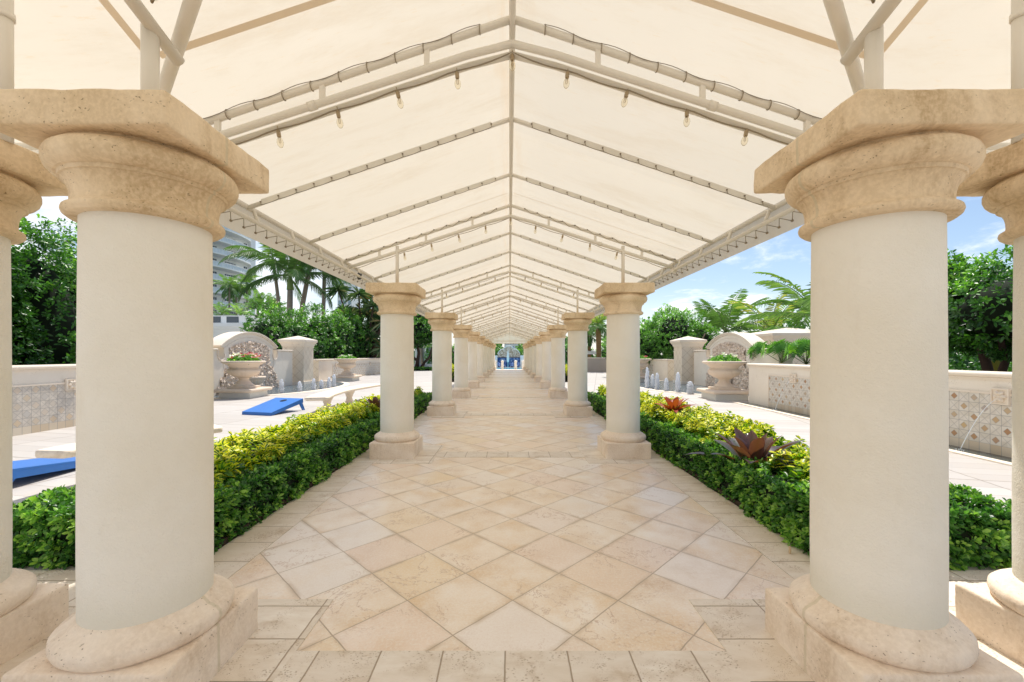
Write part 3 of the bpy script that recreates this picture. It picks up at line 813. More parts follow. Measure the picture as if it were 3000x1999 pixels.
t_a = truss_mesh(True, 0).build('truss', fr4, can, (OX, TR[0] * L, EYE))
t_b = truss_mesh(False, 1).build('truss', fr4, can, (OX, TR[1] * L, EYE))
for y in TR[2:]:
    c = t_b.copy(); COL.objects.link(c); c.parent = can; c.location = (OX, y * L, EYE)
# posts from the abaci up to the roof frame
for i, r in enumerate(ROWS):
    for s in (0, 1):
        x = CX[s]
        b = MB()
        if i == 0: b.tube([(x * L, r * L, 2.43), (x * L, r * L, EYE + .362 * L)], .034, 14)
        else: b.tube([(x * L, r * L, 2.43), (x * L, r * L, EYE + .385 * L)], .0245, 10)
        b.build('post', M['frame'], can)
for s in (-1, 1):
    x = s * .57 + (.0075 if s > 0 else 0)
    b = MB(); b.tube([(x * L, .478 * L, 2.43), (x * L, .478 * L, EYE + .42 * L)], .03, 12); b.tube([(x * L, .478 * L, 3.0), (x * L, .478 * L, 3.03)], .036, 12); b.build('post', M['frame'], can)
    def WM(x, y, h): return (s * x * L + (.03 if s > 0 else 0), y * L, EYE + h * L)
    b = MB(); b.tube([WM(.55, .6445, .331), WM(.463, .566, .3515), WM(.340, .455, .382), WM(.02, .166, .462)], .031, 12)
    b.build('valley_beam', M['frame'], can)
    b = MB(); 
    for dz in (0, .04):
        b.tube([WM(.392, .502 if dz == 0 else .47, .3475 if dz == 0 else .398), WM(.392, .09, .487 + dz)], .029, 12)
    for yy in (.43, .30, .2): b.tube([WM(.392, yy, .357 + (.475 - yy) * .337), WM(.392, yy, .357 + (.475 - yy) * .337 + .04)], .018, 8)
    b.tube([WM(.386, .455, .39), WM(.380, .45, .375), WM(.372, .445, .38), WM(.366, .44, .392)], .006, 6, 1)
    b.build('wing_truss', [M['frame'], M['cord']], can)

# strings of bulbs under every truss
def make_string():
    t = thing('string_light', 'string of nine clear bulbs under the roof truss nearest the camera', 'string lights', group='strings of bulbs under the trusses')
    pts = []
    N_ = 64
    for i in range(N_ + 1):
        x = -.55 + 1.10 * i / N_; xb = abs(x)
        sag = .022 + .016 * abs(math.sin(math.pi * (x - .0) / .096))
        pts.append((x * L, -.005, (.496 - .326 * xb) * L - .014 - sag))
    b = MB(); b.tube(pts, .0045, 5); b.build('cord', M['cord'], t)
    xs = [0] + [s * v for v in (.089, .185, .281, .377) for s in (-1, 1)]
    first = None
    for i, x in enumerate(xs):
        z = (.496 - .326 * abs(x)) * L - .05
        if first is None:
            b = MB(); b.lathe([(.0, -.108), (.010, -.106), (.0185, -.092), (.0215, -.076), (.0185, -.060), (.012, -.047), (.010, -.04)], 14); bu = b.build('bulb', M['bulb'], t, (x * L, -.005, z))
            b = MB(); b.lathe([(0, 0), (.012, .0), (.0135, -.012), (.0135, -.036), (.010, -.042), (0, -.042)], 10); b.tube([(0, 0, 0), (.0, 0, .03)], .003, 5)
            b.tube([(-.004, 0, -.045), (-.005, 0, -.075), (0, 0, -.08), (.005, 0, -.075), (.004, 0, -.045)], .0016, 4)
            so_ = b.build('socket', M['socket'], bu); first = (bu, so_)
            bu.rotation_euler = (.0, .0, 0)
        else:
            bu = first[0].copy(); COL.objects.link(bu); bu.parent = t; bu.location = (x * L, -.005, z)
            bu.rotation_euler = (.15 * math.sin(i * 3.), .28 * (1 if x < 0 else -1) * -1 * (.6 + .4 * math.sin(i * 5)), 0)
            sc = first[1].copy(); COL.objects.link(sc); sc.parent = bu
    return t
st0 = make_string(); st0.location = (OX, TR[0] * L + .06, EYE)
for i, y in enumerate(TR[1:]):
    dup(st0, (OX, y * L, EYE), 0, f'string of clear bulbs under the {ORD[i+1]} roof truss from the camera', 'strings of bulbs under the trusses')
t = thing('spotlight', 'small black spotlight clamped to the left eave rail beyond the second column', 'spotlight', (-.575 * L, 1.62 * L, EYE + .305 * L))
b = MB(); b.lathe([(0, -.07), (.03, -.07), (.034, 0), (.02, .03), (0, .03)], 14); o = b.build('lamp_head', M['black'], t); o.rotation_euler = (R(50), R(20), 0)
b = MB(); b.tube([(0, 0, 0), (0, .06, .02)], .01, 6); b.tube([(0, .06, 0), (0, .09, .03)], .018, 6); b.build('clamp', M['black'], t)

# ---------------------------------------------------------------- hedges along the walk
HOLES = [(.635 * L, 1.09 * L, .42)]
def hedge_thing(name, label, boxes, mat, leaf, width, k, dens, faces_fn, amp=.03, spread=(.45, 1.25), droop=.1, group=None, coremat='core', tintf=None, up=.35, shape=(.35, .8, .72, .85)):
    t = thing(name, label, 'hedge', group=group)
    b = MB(); Pl, Nl = [], []
    for bx, fc in boxes:
        ins = leaf * .9
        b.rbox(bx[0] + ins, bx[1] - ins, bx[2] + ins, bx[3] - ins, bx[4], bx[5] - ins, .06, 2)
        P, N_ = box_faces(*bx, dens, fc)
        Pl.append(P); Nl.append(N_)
    b.build('dark_core', M[coremat], t)  # dark filler boxes that block see-through, hedge shade as colour
    P = np.concatenate(Pl); N_ = np.concatenate(Nl)
    d1 = lump(P, 2.6, 3) * amp * 1.6 + lump(P, 7, 9) * amp + rng.normal(0, amp * .45, len(P))
    for (hx, hy, hr) in HOLES:
        keep = (P[:, 0] - hx) ** 2 + (P[:, 1] - hy) ** 2 > (hr * (1 if 'yellow' in label else .62)) ** 2
        P, N_, d1 = P[keep], N_[keep], d1[keep]
    P = P + N_ * d1[:, None] - N_ * leaf * .35
    A = N_ + np.array([[0, 0, up]]) + rnd(len(P), .45)
    Cc, D, Nn, I = sprigs(P, A, k, spread, leaf * .6)
    n = len(Cc)
    ln = leaf * (.7 + .5 * rng.random(n)); wd = width * (.8 + .4 * rng.random(n))
    tb = rng.random(len(P)) * .45 + .25 + d1 / (amp * 4)  # recessed sprigs tinted darker, crevice shade put into the leaf colour
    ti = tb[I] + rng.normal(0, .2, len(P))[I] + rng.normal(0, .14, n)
    if tintf is not None: ti = tintf(ti, Cc)
    leaf_mesh('foliage', Cc, D, Nn, ln, wd, mat, t, ti, droop, .25, shape)
    return t
def densf(a, b, y0=3.0, y1=11.0): return lambda y: a + (b - a) * min(1, max(0, (y - y0) / (y1 - y0))) ** .7
Hh = .375
for s, sn in ((-1, 'left'), (1, 'right')):
    def bx(x0, x1, y0, y1, z0, z1):
        a, c = sorted((s * x0 + .01, s * x1 + .01)); return (a, c, y0, y1, z0, z1)
    inn = 'x+' if s < 0 else 'x-'; out = 'x-' if s < 0 else 'x+'
    g = MB(); a = bx(2.17, 3.5, 2.9, 12.0, 0, .05); g.box(*a); a = bx(2.17, 3.5, 22.6, 37, 0, .05); g.box(*a); struct(g.build('planting_bed', M['soil']))
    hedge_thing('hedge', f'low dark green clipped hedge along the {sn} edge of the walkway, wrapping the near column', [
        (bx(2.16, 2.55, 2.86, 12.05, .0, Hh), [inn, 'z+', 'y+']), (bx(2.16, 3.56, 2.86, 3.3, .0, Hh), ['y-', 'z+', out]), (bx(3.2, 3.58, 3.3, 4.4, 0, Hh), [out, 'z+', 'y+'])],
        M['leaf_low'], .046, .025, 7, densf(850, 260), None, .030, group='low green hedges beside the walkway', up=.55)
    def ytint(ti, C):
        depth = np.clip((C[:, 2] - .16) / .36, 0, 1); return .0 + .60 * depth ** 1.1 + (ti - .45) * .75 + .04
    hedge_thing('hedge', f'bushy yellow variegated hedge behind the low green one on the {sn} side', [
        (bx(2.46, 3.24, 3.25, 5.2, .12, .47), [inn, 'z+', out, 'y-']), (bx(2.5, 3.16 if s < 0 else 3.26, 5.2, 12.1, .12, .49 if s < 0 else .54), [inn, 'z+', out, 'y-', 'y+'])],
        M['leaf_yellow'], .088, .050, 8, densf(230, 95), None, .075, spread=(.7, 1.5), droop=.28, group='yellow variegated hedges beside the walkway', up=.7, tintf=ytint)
    hedge_thing('hedge', f'distant low hedge on the {sn} side beyond the crossing path', [
        (bx(2.2, 2.7, 22.5, 37, .0, .5), [inn, 'z+', 'y-'])],
        M['leaf_low'], .09, .045, 6, densf(90, 50, 22, 37), None, .04, group='low green hedges beside the walkway')
    hedge_thing('hedge', f'distant yellow hedge on the {sn} side beyond the crossing path', [
        (bx(2.7, 3.4, 22.7, 37, .1, .8), [inn, 'z+', 'y-'])],
        M['leaf_yellow'], .13, .06, 6, densf(60, 30, 22, 37), None, .08, group='yellow variegated hedges beside the walkway', tintf=ytint)

# bromeliads
def bromeliad(loc, label, rad, mat, nl=22, seed=0, red=False):
    t = thing('bromeliad', label, 'plant', loc, 0, 'bromeliads in the beds')
    rs = np.random.default_rng(seed)
    b = MB(); allv = []; tint = []; edge = []
    me_v, me_f = [], []
    for i in range(nl):
        u = i / nl; az = i * 2.4 + rs.normal(0, .1); el = R(86) - u * R(58) + rs.normal(0, .06)
        Lf = rad * (.68 + .40 * u) * (.9 + .2 * rs.random()); wd = rad * .118 * (1 - .2 * u) * (.85 + .3 * rs.random()); bend = R(28 + 30 * u)
        ns = 9; p = np.array([math.cos(az), math.sin(az), 0]) * .03; e = el; tn = rs.random() * .5 + (.45 if (not red and u < .4) else .05) + (.3 if red else 0)
        side = np.array([-math.sin(az), math.cos(az), 0])
        for j in range(ns + 1):
            q = j / ns; wj = wd * (math.sin(math.pi * min(1, .22 + q * .55)) if q < .72 else max(0, math.sin(math.pi * (.22 + .72 * .55)) * (1 - ((q - .72) / .28) ** 1.8)))
            dv = np.array([math.cos(az) * math.cos(e), math.sin(az) * math.cos(e), math.sin(e)])
            up = np.cross(side, dv); up = up if up[2] > 0 else -up
            cup = .45 * (1 - q * .5)
            b0 = len(me_v)
            me_v += [p + side * wj + up * wj * cup, p, p - side * wj + up * wj * cup]; tint += [min(1, max(0, tn))] * 3; edge += [1, 0, 1]
            if j: me_f += [(b0 - 3, b0 - 2, b0 + 1, b0), (b0 - 2, b0 - 1, b0 + 2, b0 + 1)]
            p = p + dv * Lf / ns; e -= bend / ns * (.4 + 1.2 * q)
    me = bpy.data.meshes.new('leaves'); me.from_pydata([tuple(v) for v in me_v], [], me_f)
    me.attributes.new('tint', 'FLOAT', 'POINT').data.foreach_set('value', tint); me.attributes.new('edge', 'FLOAT', 'POINT').data.foreach_set('value', edge)
    me.materials.append(mat)
    for p in me.polygons: p.use_smooth = True
    o = bpy.data.objects.new('leaves', me); COL.objects.link(o); o.parent = t
    return t
bromeliad((.625 * L, 1.08 * L, .19), 'large bronze and purple bromeliad between the hedges on the right', .62, M['brom'], 24, 4)
bromeliad((.665 * L, 1.72 * L, .46), 'red bromeliad rising out of the yellow hedge on the right', .42, M['brom_red'], 16, 5, True)
bromeliad((-.62 * L, 1.97 * L, .36), 'dark bromeliad half hidden in the yellow hedge on the left', .42, M['brom'], 18, 6)
b = MB(); b.prism([(0, 0), (.05, .004), (.012, .03)], 1, 0, .012); o = b.build('fallen_leaf', simple('dry_leaf', (.6, .45, .28)), None, (2.03, .745 * L, .008)); o.rotation_euler = (0, 0, .8)
tag(o, 'small dry leaf lying on the right border paving by the hedge', 'leaf')

# ---------------------------------------------------------------- fountain walls
def relief(parent, x, y, z, sx):
    """square carved flower tile on an x-facing wall"""
    b = MB(); s = .115
    a, c = sorted((x, x + sx * .02)); b.box(a, c, y - s, y + s, z - s, z + s)
    for (y0, y1, z0, z1) in ((y - s, y + s, z + s - .018, z + s), (y - s, y + s, z - s, z - s + .018), (y - s, y - s + .018, z - s + .018, z + s - .018), (y + s - .018, y + s, z - s + .018, z + s - .018)):
        a, c = sorted((x + sx * .02, x + sx * .034)); b.box(a, c, y0, y1, z0, z1)
    for q in range(6):
        an = q * math.pi / 3; cy, cz = y + .05 * math.cos(an), z + .05 * math.sin(an)
        b.tube([(x + sx * .022, y + .012 * math.cos(an), z + .012 * math.sin(an)), (x + sx * .036, cy, cz), (x + sx * .022, y + .085 * math.cos(an), z + .085 * math.sin(an))], [.014, .030, .012], 8)
    b.tube([(x + sx * .02, y, z), (x + sx * .045, y, z)], .016, 8)
    return b.build('relief_tile', M['coping'], parent)
def low_wall(label, p0, p1, H, s, panel, pmat, reliefs, thick=.42):
    """wall whose visible face looks toward the walk (x = face). p0,p1 = (x,y) near and far ends in L."""
    x0, y0, x1, y1 = p0[0] * L, p0[1] * L, p1[0] * L, p1[1] * L
    ang = math.atan2(x1 - x0, y1 - y0)
    ln = math.hypot(x1 - x0, y1 - y0)
    t = thing('garden_wall', label, 'wall', (x0, y0, 0), -ang, 'low garden walls')
    a, c = sorted((0, s * thick)); b = MB(); b.box(a, c, 0, ln, -.02, H - .075); b.build('wall', M['stone'], t)
    b = MB()
    if s > 0: b.rbox(-.05, thick + .05, -.05, ln + .05, H - .075, H, .035, 2)
    else: b.rbox(-thick - .05, .05, -.05, ln + .05, H - .075, H, .035, 2)
    a, c = sorted((-s * .02, s * thick)); b.box(a, c, -.02, ln + .02, H - .105, H - .076)
    b.build('coping', M['coping'], t)
    a, c = sorted((.02 * s, s * thick - .02 * s)); b = MB(); b.box(a, c, -.006, .02, 0, H - .11); b.build('end_panel', M['diamond'], t)
    if panel:
        a, c = sorted((0.001, -s * .012)); b = MB(); b.box(a, c, panel[0] * L - y0, min(ln, panel[1] * L - y0), -.01, .87); o = b.build('mosaic_panel', pmat, t)
        b = MB(); pa, pb = panel[0] * L - y0, min(ln - .01, panel[1] * L - y0)
        a, c = sorted((0.001, -s * .022)); b.box(a, c, pa - .03, pa, .0, .90); b.box(a, c, pb, pb + .03, 0, .90); b.box(a, c, pa, pb, .872, .90); b.build('panel_trim', M['coping'], t)
    for r in reliefs: relief(t, -s * .013, r * L - y0, .85, -s)
    return t
low_wall('low stone wall with pale diamond mosaic and flower tile, in front of the near left hedge', (-2.17, .6), (-2.13, 3.0), 1.25, -1, (.9, 2.9), M['mosaic_pale'], [1.3, 2.07, 2.75])
low_wall('low stone wall with brown diamond mosaic and water spouts, right of the urn', (1.685, .6), (1.765, 3.12), 1.19, 1, (.7, 2.86), M['mosaic_warm'], [1.47, 2.03, 2.6])
low_wall('low stone wall behind the far left urn running away from the pier', (-2.52, 5.6), (-2.33, 9.6), 1.21, -1, (6.0, 9.3), M['mosaic_warm'], [6.1, 6.75, 7.4, 8.05, 8.7])
low_wall('low stone wall behind the far right urn running away from the pier', (2.13, 5.7), (2.02, 8.6), 1.20, 1, (6.2, 8.3), M['mosaic_warm'], [6.4, 7.1, 7.8])
t = thing('garden_wall', 'grey beige wall crossing behind the right colonnade, below the white umbrellas', 'wall', (1.55 * L, 8.7 * L, 0), 0, 'low garden walls')
b = MB(); b.box(0, 2.1, 0, .4, -.01, 1.14); b.build('wall', M['tan'], t); b = MB(); b.rbox(-.04, 2.14, -.05, .45, 1.14, 1.22, .03, 2); b.build('coping', M['coping'], t)

def arch_wall(label, X, yc, s):
    """arched fountain wall, face toward the walk at x = X*L ; s=-1 left, +1 right"""
    t = thing('fountain_wall', label, 'fountain', (X * L, yc * L, 0), 0, 'arched fountain walls')
    hwid = .425 * L; zs, zt = .425 * L, .575 * L - .09
    sh = .395 * L; th = .46
    # outline in (y,z)
    def outline(off=0.0):
        pts = [(-hwid - .37 * L, -.02), (-hwid - .37 * L, sh - .06)]
        pts += [(-hwid - .30 * L, sh - .05), (-hwid - .25, sh), (-hwid - .17, sh)]
        for i in range(0, 11):
            a = math.pi + i * math.pi / 10
            pts.append((-hwid + .17 * math.cos(a), zs - .24 + .24 * math.sin(a)))
        pts += [(-hwid + .17, zs - .04), (-hwid, zs)]
        rr = ((hwid) ** 2 + (zt - zs) ** 2) / (2 * (zt - zs)); a0 = math.asin(hwid / rr)
        for i in range(1, 24):
            a = -a0 + 2 * a0 * i / 24; pts.append((rr * math.sin(a), zt - rr + rr * math.cos(a)))
        pts += [(-p[0], p[1]) for p in reversed(pts[:pts.index((-hwid, zs)) + 1])]
        return pts
    pts = outline()
    b = MB()
    a, c = sorted((0, s * th)); b.prism(pts, 0, a, c); b.build('wall', M['stone'], t)
    # arch coping: swept band
    rr = (hwid ** 2 + (zt - zs) ** 2) / (2 * (zt - zs)); a0 = math.asin(hwid / rr) + .02
    b = MB(); N_ = 30
    for (r0_, r1_, xa, xb) in ((0.0, .055, .045, th + .04), (.055, .095, .085, th + .08)):
        vs = []; fs = []
        for i in range(N_ + 1):
            an = -a0 + 2 * a0 * i / N_
            for r_, x in ((r0_, -s * xa), (r1_, -s * xa), (r1_, s * xb), (r0_, s * xb)):
                vs.append((x, (rr + r_) * math.sin(an), zt - rr + (rr + r_) * math.cos(an)))
        for i in range(N_):
            for q in range(4): fs.append((4 * i + q, 4 * i + (q + 1) % 4, 4 * i + 4 + (q + 1) % 4, 4 * i + 4 + q))
        fs += [(0, 1, 2, 3), tuple(4 * N_ + q for q in (3, 2, 1, 0))]
        b.add(vs, fs)
    b.build('arch_coping', M['coping'], t)
    # inner arch groove line
    b = MB(); vs = []; fs = []
    pts2 = [(-s * .006, (rr - .13) * math.sin(-a0 * .93 + 2 * a0 * .93 * i / N_), zt - rr + (rr - .13) * math.cos(-a0 * .93 + 2 * a0 * .93 * i / N_)) for i in range(N_ + 1)]
    b.tube([(-s * .004, pts2[0][1], .95)] + pts2 + [(-s * .004, pts2[-1][1], .95)], .009, 4); b.build('arch_moulding', M['coping'], t)
    # shoulder copings
    for q in (-1, 1):
        b = MB(); y0, y1 = sorted((q * (hwid + .19), q * (hwid + .372 * L))); a, c = sorted((-s * .045, s * (th + .04)))
        b.rbox(a, c, y0, y1, sh - .01, sh + .055, .02, 2); b.build('shoulder_coping', M['coping'], t)
        # scroll curl
        b = MB(); b.tube([(-s * .015, q * (hwid - .195 * math.cos(a_)), zs - .24 - .265 * math.sin(a_)) for a_ in [math.pi * (1 - (-.12 + i * .09)) for i in range(13)]], .022, 6)
        b.build('scroll', M['coping'], t)
    # rough coral stone facing
    b = MB(); vs = {}; st_ = .045
    def inside(y, z):
        ay = abs(y)
        if z < 0: return False
        if z < .30: return ay < 2.0
        if z < .62: return ay < 1.8
        if z < .95: return ay < 1.58
        top = zt - rr + math.sqrt(max(0, rr * rr - y * y)) - .30
        if z < 1.45: return ay < 1.30 and z < top
        return ay < 1.30 and z < top and z < zt - .24
    idx = {}; V = []; F = []
    def vert(i, j):
        if (i, j) in idx: return idx[(i, j)]
        y, z = i * st_, j * st_
        p = Vector((y, z, 5.0 * s))
        d = .03 + .05 * noise.noise(p * 4.2) + .10 * abs(noise.noise(p * 7)) + .07 * noise.noise(p * 15)
        yy = y + .015 * noise.noise(p * 12); zz = z + .015 * noise.noise(p * 13 + Vector((3, 3, 3)))
        V.append((-s * max(.008, d), yy, max(0, zz))); idx[(i, j)] = len(V) - 1; return len(V) - 1
    for i in range(-50, 50):
        for j in range(0, 60):
            if inside((i + .5) * st_, (j + .5) * st_): F.append((vert(i, j), vert(i + 1, j), vert(i + 1, j + 1), vert(i, j + 1)))
    b.add(V, F, 0, False); b.build('coral_stone_facing', M['rock'], t)
    # half bowl spilling into the basin
    b = MB(); pr = [(.10, 0), (.16, .05), (.17, .12), (.12, .16), (.20, .22), (.33, .31), (.40, .42), (.405, .46), (.45, .49), (.465, .54), (.45, .58), (.40, .585), (.37, .55), (0, .52)]
    b.lathe(pr, 40, (-s * .08, 0, .0), 0, R(90) if s > 0 else R(-90), R(270) if s > 0 else R(90), 18, (.2, .46)); b.build('spill_bowl', M['urnstone'], t)
    b = MB()
    for i in range(9):
        an = (R(110) + R(140) * i / 8); cx, cy = math.cos(an) * .46 * s, math.sin(an) * .46
        b.tube([(cx, cy, .56), (cx * 1.04, cy * 1.04, .5), (cx * 1.05, cy * 1.05, .25), (cx * 1.05, cy * 1.05, .0)], .004, 4)
    b.build('spill_water', M['stream'], t)
    return t
arch_wall('arched coral stone fountain wall behind the flowering urn on the left', -2.52, 4.125, -1)
arch_wall('arched coral stone fountain wall behind the leafy urn on the right', 2.2, 4.25, 1)

def pier(label, x, y, name='pier', hs=.125, top=.583, low=.45, group='piers with pyramid caps', zb=0):
    t = thing(name, label, 'pier', (x * L, y * L, zb), 0, group); h = hs * L
    b = MB(); b.box(-h, h, -h, h, -.02, low * L); b.build('shaft', M['diamond'], t)
    b = MB(); b.box(-h - .04, h + .04, -h - .04, h + .04, 0, .14); b.build('base_course', M['stone'], t)
    b = MB(); z = low * L
    prof = [(.0, 0), (.02, .0), (.03, .05), (.05, .06), (.05, .1), (.10, .18), (.15, .24), (.155, .33), (.15, .34)]
    def ring(o_, zz): return [(-h - o_, -h - o_, zz), (h + o_, -h - o_, zz), (h + o_, h + o_, zz), (-h - o_, h + o_, zz)]
    rs_ = [ring(o_, z + zz) for o_, zz in prof]; vs = [p for r_ in rs_ for p in r_] + [(0, 0, top * L)]
    fs = [(4 * i + q, 4 * i + (q + 1) % 4, 4 * i + 4 + (q + 1) % 4, 4 * i + 4 + q) for i in range(len(rs_) - 1) for q in range(4)]
    m_ = 4 * (len(rs_) - 1); fs += [(m_ + q, m_ + (q + 1) % 4, len(vs) - 1) for q in range(4)] + [(0, 3, 2, 1)]
    b.add(vs, fs); b.build('cap', M['coping'], t)
    return t
pier('square stone pier with pyramid cap right of the left fountain', -2.555, 5.125)
pier('square stone pier with pyramid cap left of the right fountain', 2.205, 5.225)
pier('wide stone pavilion block with a low pyramid roof behind the fan palm', 2.98, 4.55, 'pavilion_block', .36, .645, .485, None)

# basins
def basin(label, X, yc, s, rx, ry, y_off=.0):
    t = thing('fountain_basin', label, 'basin', (X * L, yc * L, 0), 0, 'fountain basins')
    n = 48; pts = [(-s * rx * L * math.sin(math.pi * i / n), -ry * L * math.cos(math.pi * i / n)) for i in range(n + 1)]
    b = MB(); b.add([(x, y, .010) for x, y in pts], [tuple(range(n + 1))]); b.build('water', M['fountain_water'], t)
    b = MB(); vs = []; fs = []
    for x, y in pts:
        q = Vector((x, y, 0)); o_ = q.normalized() * .28
        vs += [(x, y, .004), (x, y, .022), (x + o_.x, y + o_.y, .020), (x + o_.x * 1.03, y + o_.y * 1.03, .0)]
    for i in range(n):
        for q in range(3): fs.append((4 * i + q, 4 * i + q + 1, 4 * i + 4 + q + 1, 4 * i + 4 + q))
    b.add(vs, fs); b.build('rim', M['coping'], t)
    return t
basin('rippling fountain basin at the foot of the left arched wall', -2.515, 4.5, -1, .63, 1.08)
basin('rippling fountain basin at the foot of the right arched wall', 2.195, 4.6, 1, .77, 1.1)
t = thing('water_trough', 'narrow dark water channel along the foot of the right mosaic wall', 'channel', (1.685 * L, .6 * L, 0), -math.atan2(.08, 2.52))
b = MB(); b.box(-.36, -.013, 0, 2.52 * L, 0, .009); b.build('water', M['trough_water'], t)
b = MB(); b.box(-.50, -.36, 0, 2.52 * L, 0, .02); b.build('rim', M['coping'], t)

def jet(label, x, y, h, w, seed, mate='jet'):
    w *= 1.3
    t = MB(); random.seed(seed)
    segs, rings = 14, 22; vs = []; fs = []
    for i in range(rings + 1):
        u = i / rings; r = w * (.95 - .35 * u + .25 * math.sin(u * 3.1)) * (1 if u < .85 else math.sqrt(max(0.0, 1 - ((u - .85) / .15) ** 2)) * .9 + .04)
        for q in range(segs):
            a = 2 * math.pi * q / segs; p = Vector((math.cos(a) * r, math.sin(a) * r, u * h))
            nz = noise.noise(p * 26 + Vector((seed * 3, 0, 0))) * .55 + noise.noise(p * 60 + Vector((0, seed, 0))) * .4
            rr = r * (1 + nz); vs.append((math.cos(a) * rr, math.sin(a) * rr, u * h + .02 * nz))
    for i in range(rings):
        for q in range(segs): fs.append((i * segs + q, i * segs + (q + 1) % segs, (i + 1) * segs + (q + 1) % segs, (i + 1) * segs + q))
    t.add(vs, fs, 0, True)
    vs = []; fs = []; ox, oy = .55 * w * math.cos(seed * 2.1), .55 * w * math.sin(seed * 2.1)
    for i in range(rings + 1):
        u = i / rings; r = w * .62 * (1 - .55 * u) * (1 if u < .85 else math.sqrt(max(0.0, 1 - ((u - .85) / .15) ** 2)) * .9 + .04)
        for q in range(segs):
            a = 2 * math.pi * q / segs; p = Vector((math.cos(a) * r, math.sin(a) * r, u * h * .72)); rr = r * (1 + noise.noise(p * 30 + Vector((0, 0, seed * 5))) * .9)
            vs.append((ox + math.cos(a) * rr, oy + math.sin(a) * rr, u * h * .72))
    for i in range(rings):
        for q in range(segs): fs.append((i * segs + q, i * segs + (q + 1) % segs, (i + 1) * segs + (q + 1) % segs, (i + 1) * segs + q))
    t.add(vs, fs, 0, True)
    # splashing drops round the foot and crown
    for q in range(26):
        a = random.uniform(0, 6.28); rr = random.uniform(.6, 2.4) * w; zz = random.uniform(.0, .35) * h * (1 if q % 3 else 2.4)
        c = Vector((math.cos(a) * rr, math.sin(a) * rr, zz + .02)); sz = random.uniform(.003, .009)
        t.tube([c, c + Vector((0, 0, sz * 2.5))], sz, 5)
    o = t.build('water_jet', M['jet'], None, (x * L, y * L, .01)); tag(o, label, 'water jet', 'foaming jets in the basins'); return o
LJ = [(825, 3.85, .150), (878, 4.0, .135), (919, 4.18, .155), (941.5, 4.37, .125), (964, 4.46, .155), (978.6, 4.62, .185)]
for i, (px, z, h) in enumerate(LJ):
    jet(f'{ORD[i]} white water jet from the left in the left basin', (px - 1492) / 1240 * z, z, h * L * .95 * (.8 if i else .92), .055, i + 1)
RJ = [(1896, 4.46, .235), (1912, 4.42, .16), (1925, 4.25, .18), (1952, 4.08, .135), (1986, 3.96, .20), (2022, 3.80, .15)]
for i, (px, z, h) in enumerate(RJ):
    jet(f'{ORD[i]} white water jet from the left in the right basin', (px - 1492) / 1240 * z, z, h * L * .95 * (1 if i != 5 else .8), .062 if i != 5 else .085, i + 21)
for i, yy in enumerate((1.47, 2.03, 2.6)):
    x0 = (1.685 + (yy - .6) * .08 / 2.52) * L - .03; pts = []
    for q in range(12):
        u = q / 11; pts.append((x0 - .26 * u, yy * L + .30 * u, .83 - .82 * u ** 1.6))
    b = MB(); b.tube(pts, [.0028 + .003 * q / 11 for q in range(12)], 6); 
    for q in range(10):
        a = q * .7; b.tube([(pts[-1][0] + .03 * math.cos(a), pts[-1][1] + .05 * math.sin(a), .01), (pts[-1][0] + .035 * math.cos(a), pts[-1][1] + .055 * math.sin(a), .035)], .004, 4)
    tag(b.build('water_spout', M['stream']), f'thin arc of water from the {["nearest", "middle", "farthest"][i]} flower tile of the right mosaic wall', 'water spout', 'arcs of water from the right wall')

# urns on pedestals
def make_pedestal(label, x, y):
    t = thing('pedestal', label, 'pedestal', (x * L, y * L, 0), 0, 'pedestals under the urns')
    b = MB(); b.box(-.51, .51, -.51, .51, .0, .20); b.build('block', M['whitestone'], t)
    b = MB(); b.rbox(-.64, .64, -.64, .64, .20, .315, .05, 3); b.build('slab', M['urnstone'], t); return t
M['whitestone'] = mat_stone('white_painted_block', (.66, .66, .62), (.76, .75, .70), .12)
def make_urn(label, loc):
    t = thing('urn', label, 'urn', loc, 0, 'stone urns')
    b = MB(); b.rbox(-.36, .36, -.36, .36, 0, .075, .012, 2); b.build('foot_plate', M['urnstone'], t)
    b = MB(); b.lathe([(.30, .075), (.31, .10), (.27, .14), (.22, .175), (.20, .22), (.165, .25), (.15, .30), (.17, .34), (.19, .355)], 40); b.build('stem', M['urnstone'], t)
    b = MB(); b.lathe([(.12, .352), (.20, .36), (.33, .42), (.43, .50), (.475, .58), (.485, .625), (.44, .655), (.40, .67), (.425, .72), (.49, .79), (.56, .83), (.60, .845), (.645, .86), (.665, .885), (.655, .915), (.61, .93), (.56, .92), (.50, .87), (0, .86)], 72, flute=26, frange=(.38, .64))
    b.build('bowl', M['urnstone'], t); return t
UR = [(-2.21, 3.525, 'nearer left'), (-2.195, 5.72, 'far left'), (1.718, 3.385, 'nearer right'), (1.715, 5.6, 'far right')]
u0 = None
for i, (x, y, nm) in enumerate(UR):
    if i == 0:
        p0 = make_pedestal('white block pedestal with tan slab under the flowering urn', x, y)
        u0 = make_urn('large fluted stone urn planted with red flowers, nearer left', (x * L, y * L, .313))
    else:
        dup(p0, (x * L, y * L, 0), 0, f'white block pedestal with tan slab under the {nm} urn')
        dup(u0, (x * L, y * L, .313), 0, f'large fluted stone urn on the {nm} pedestal')
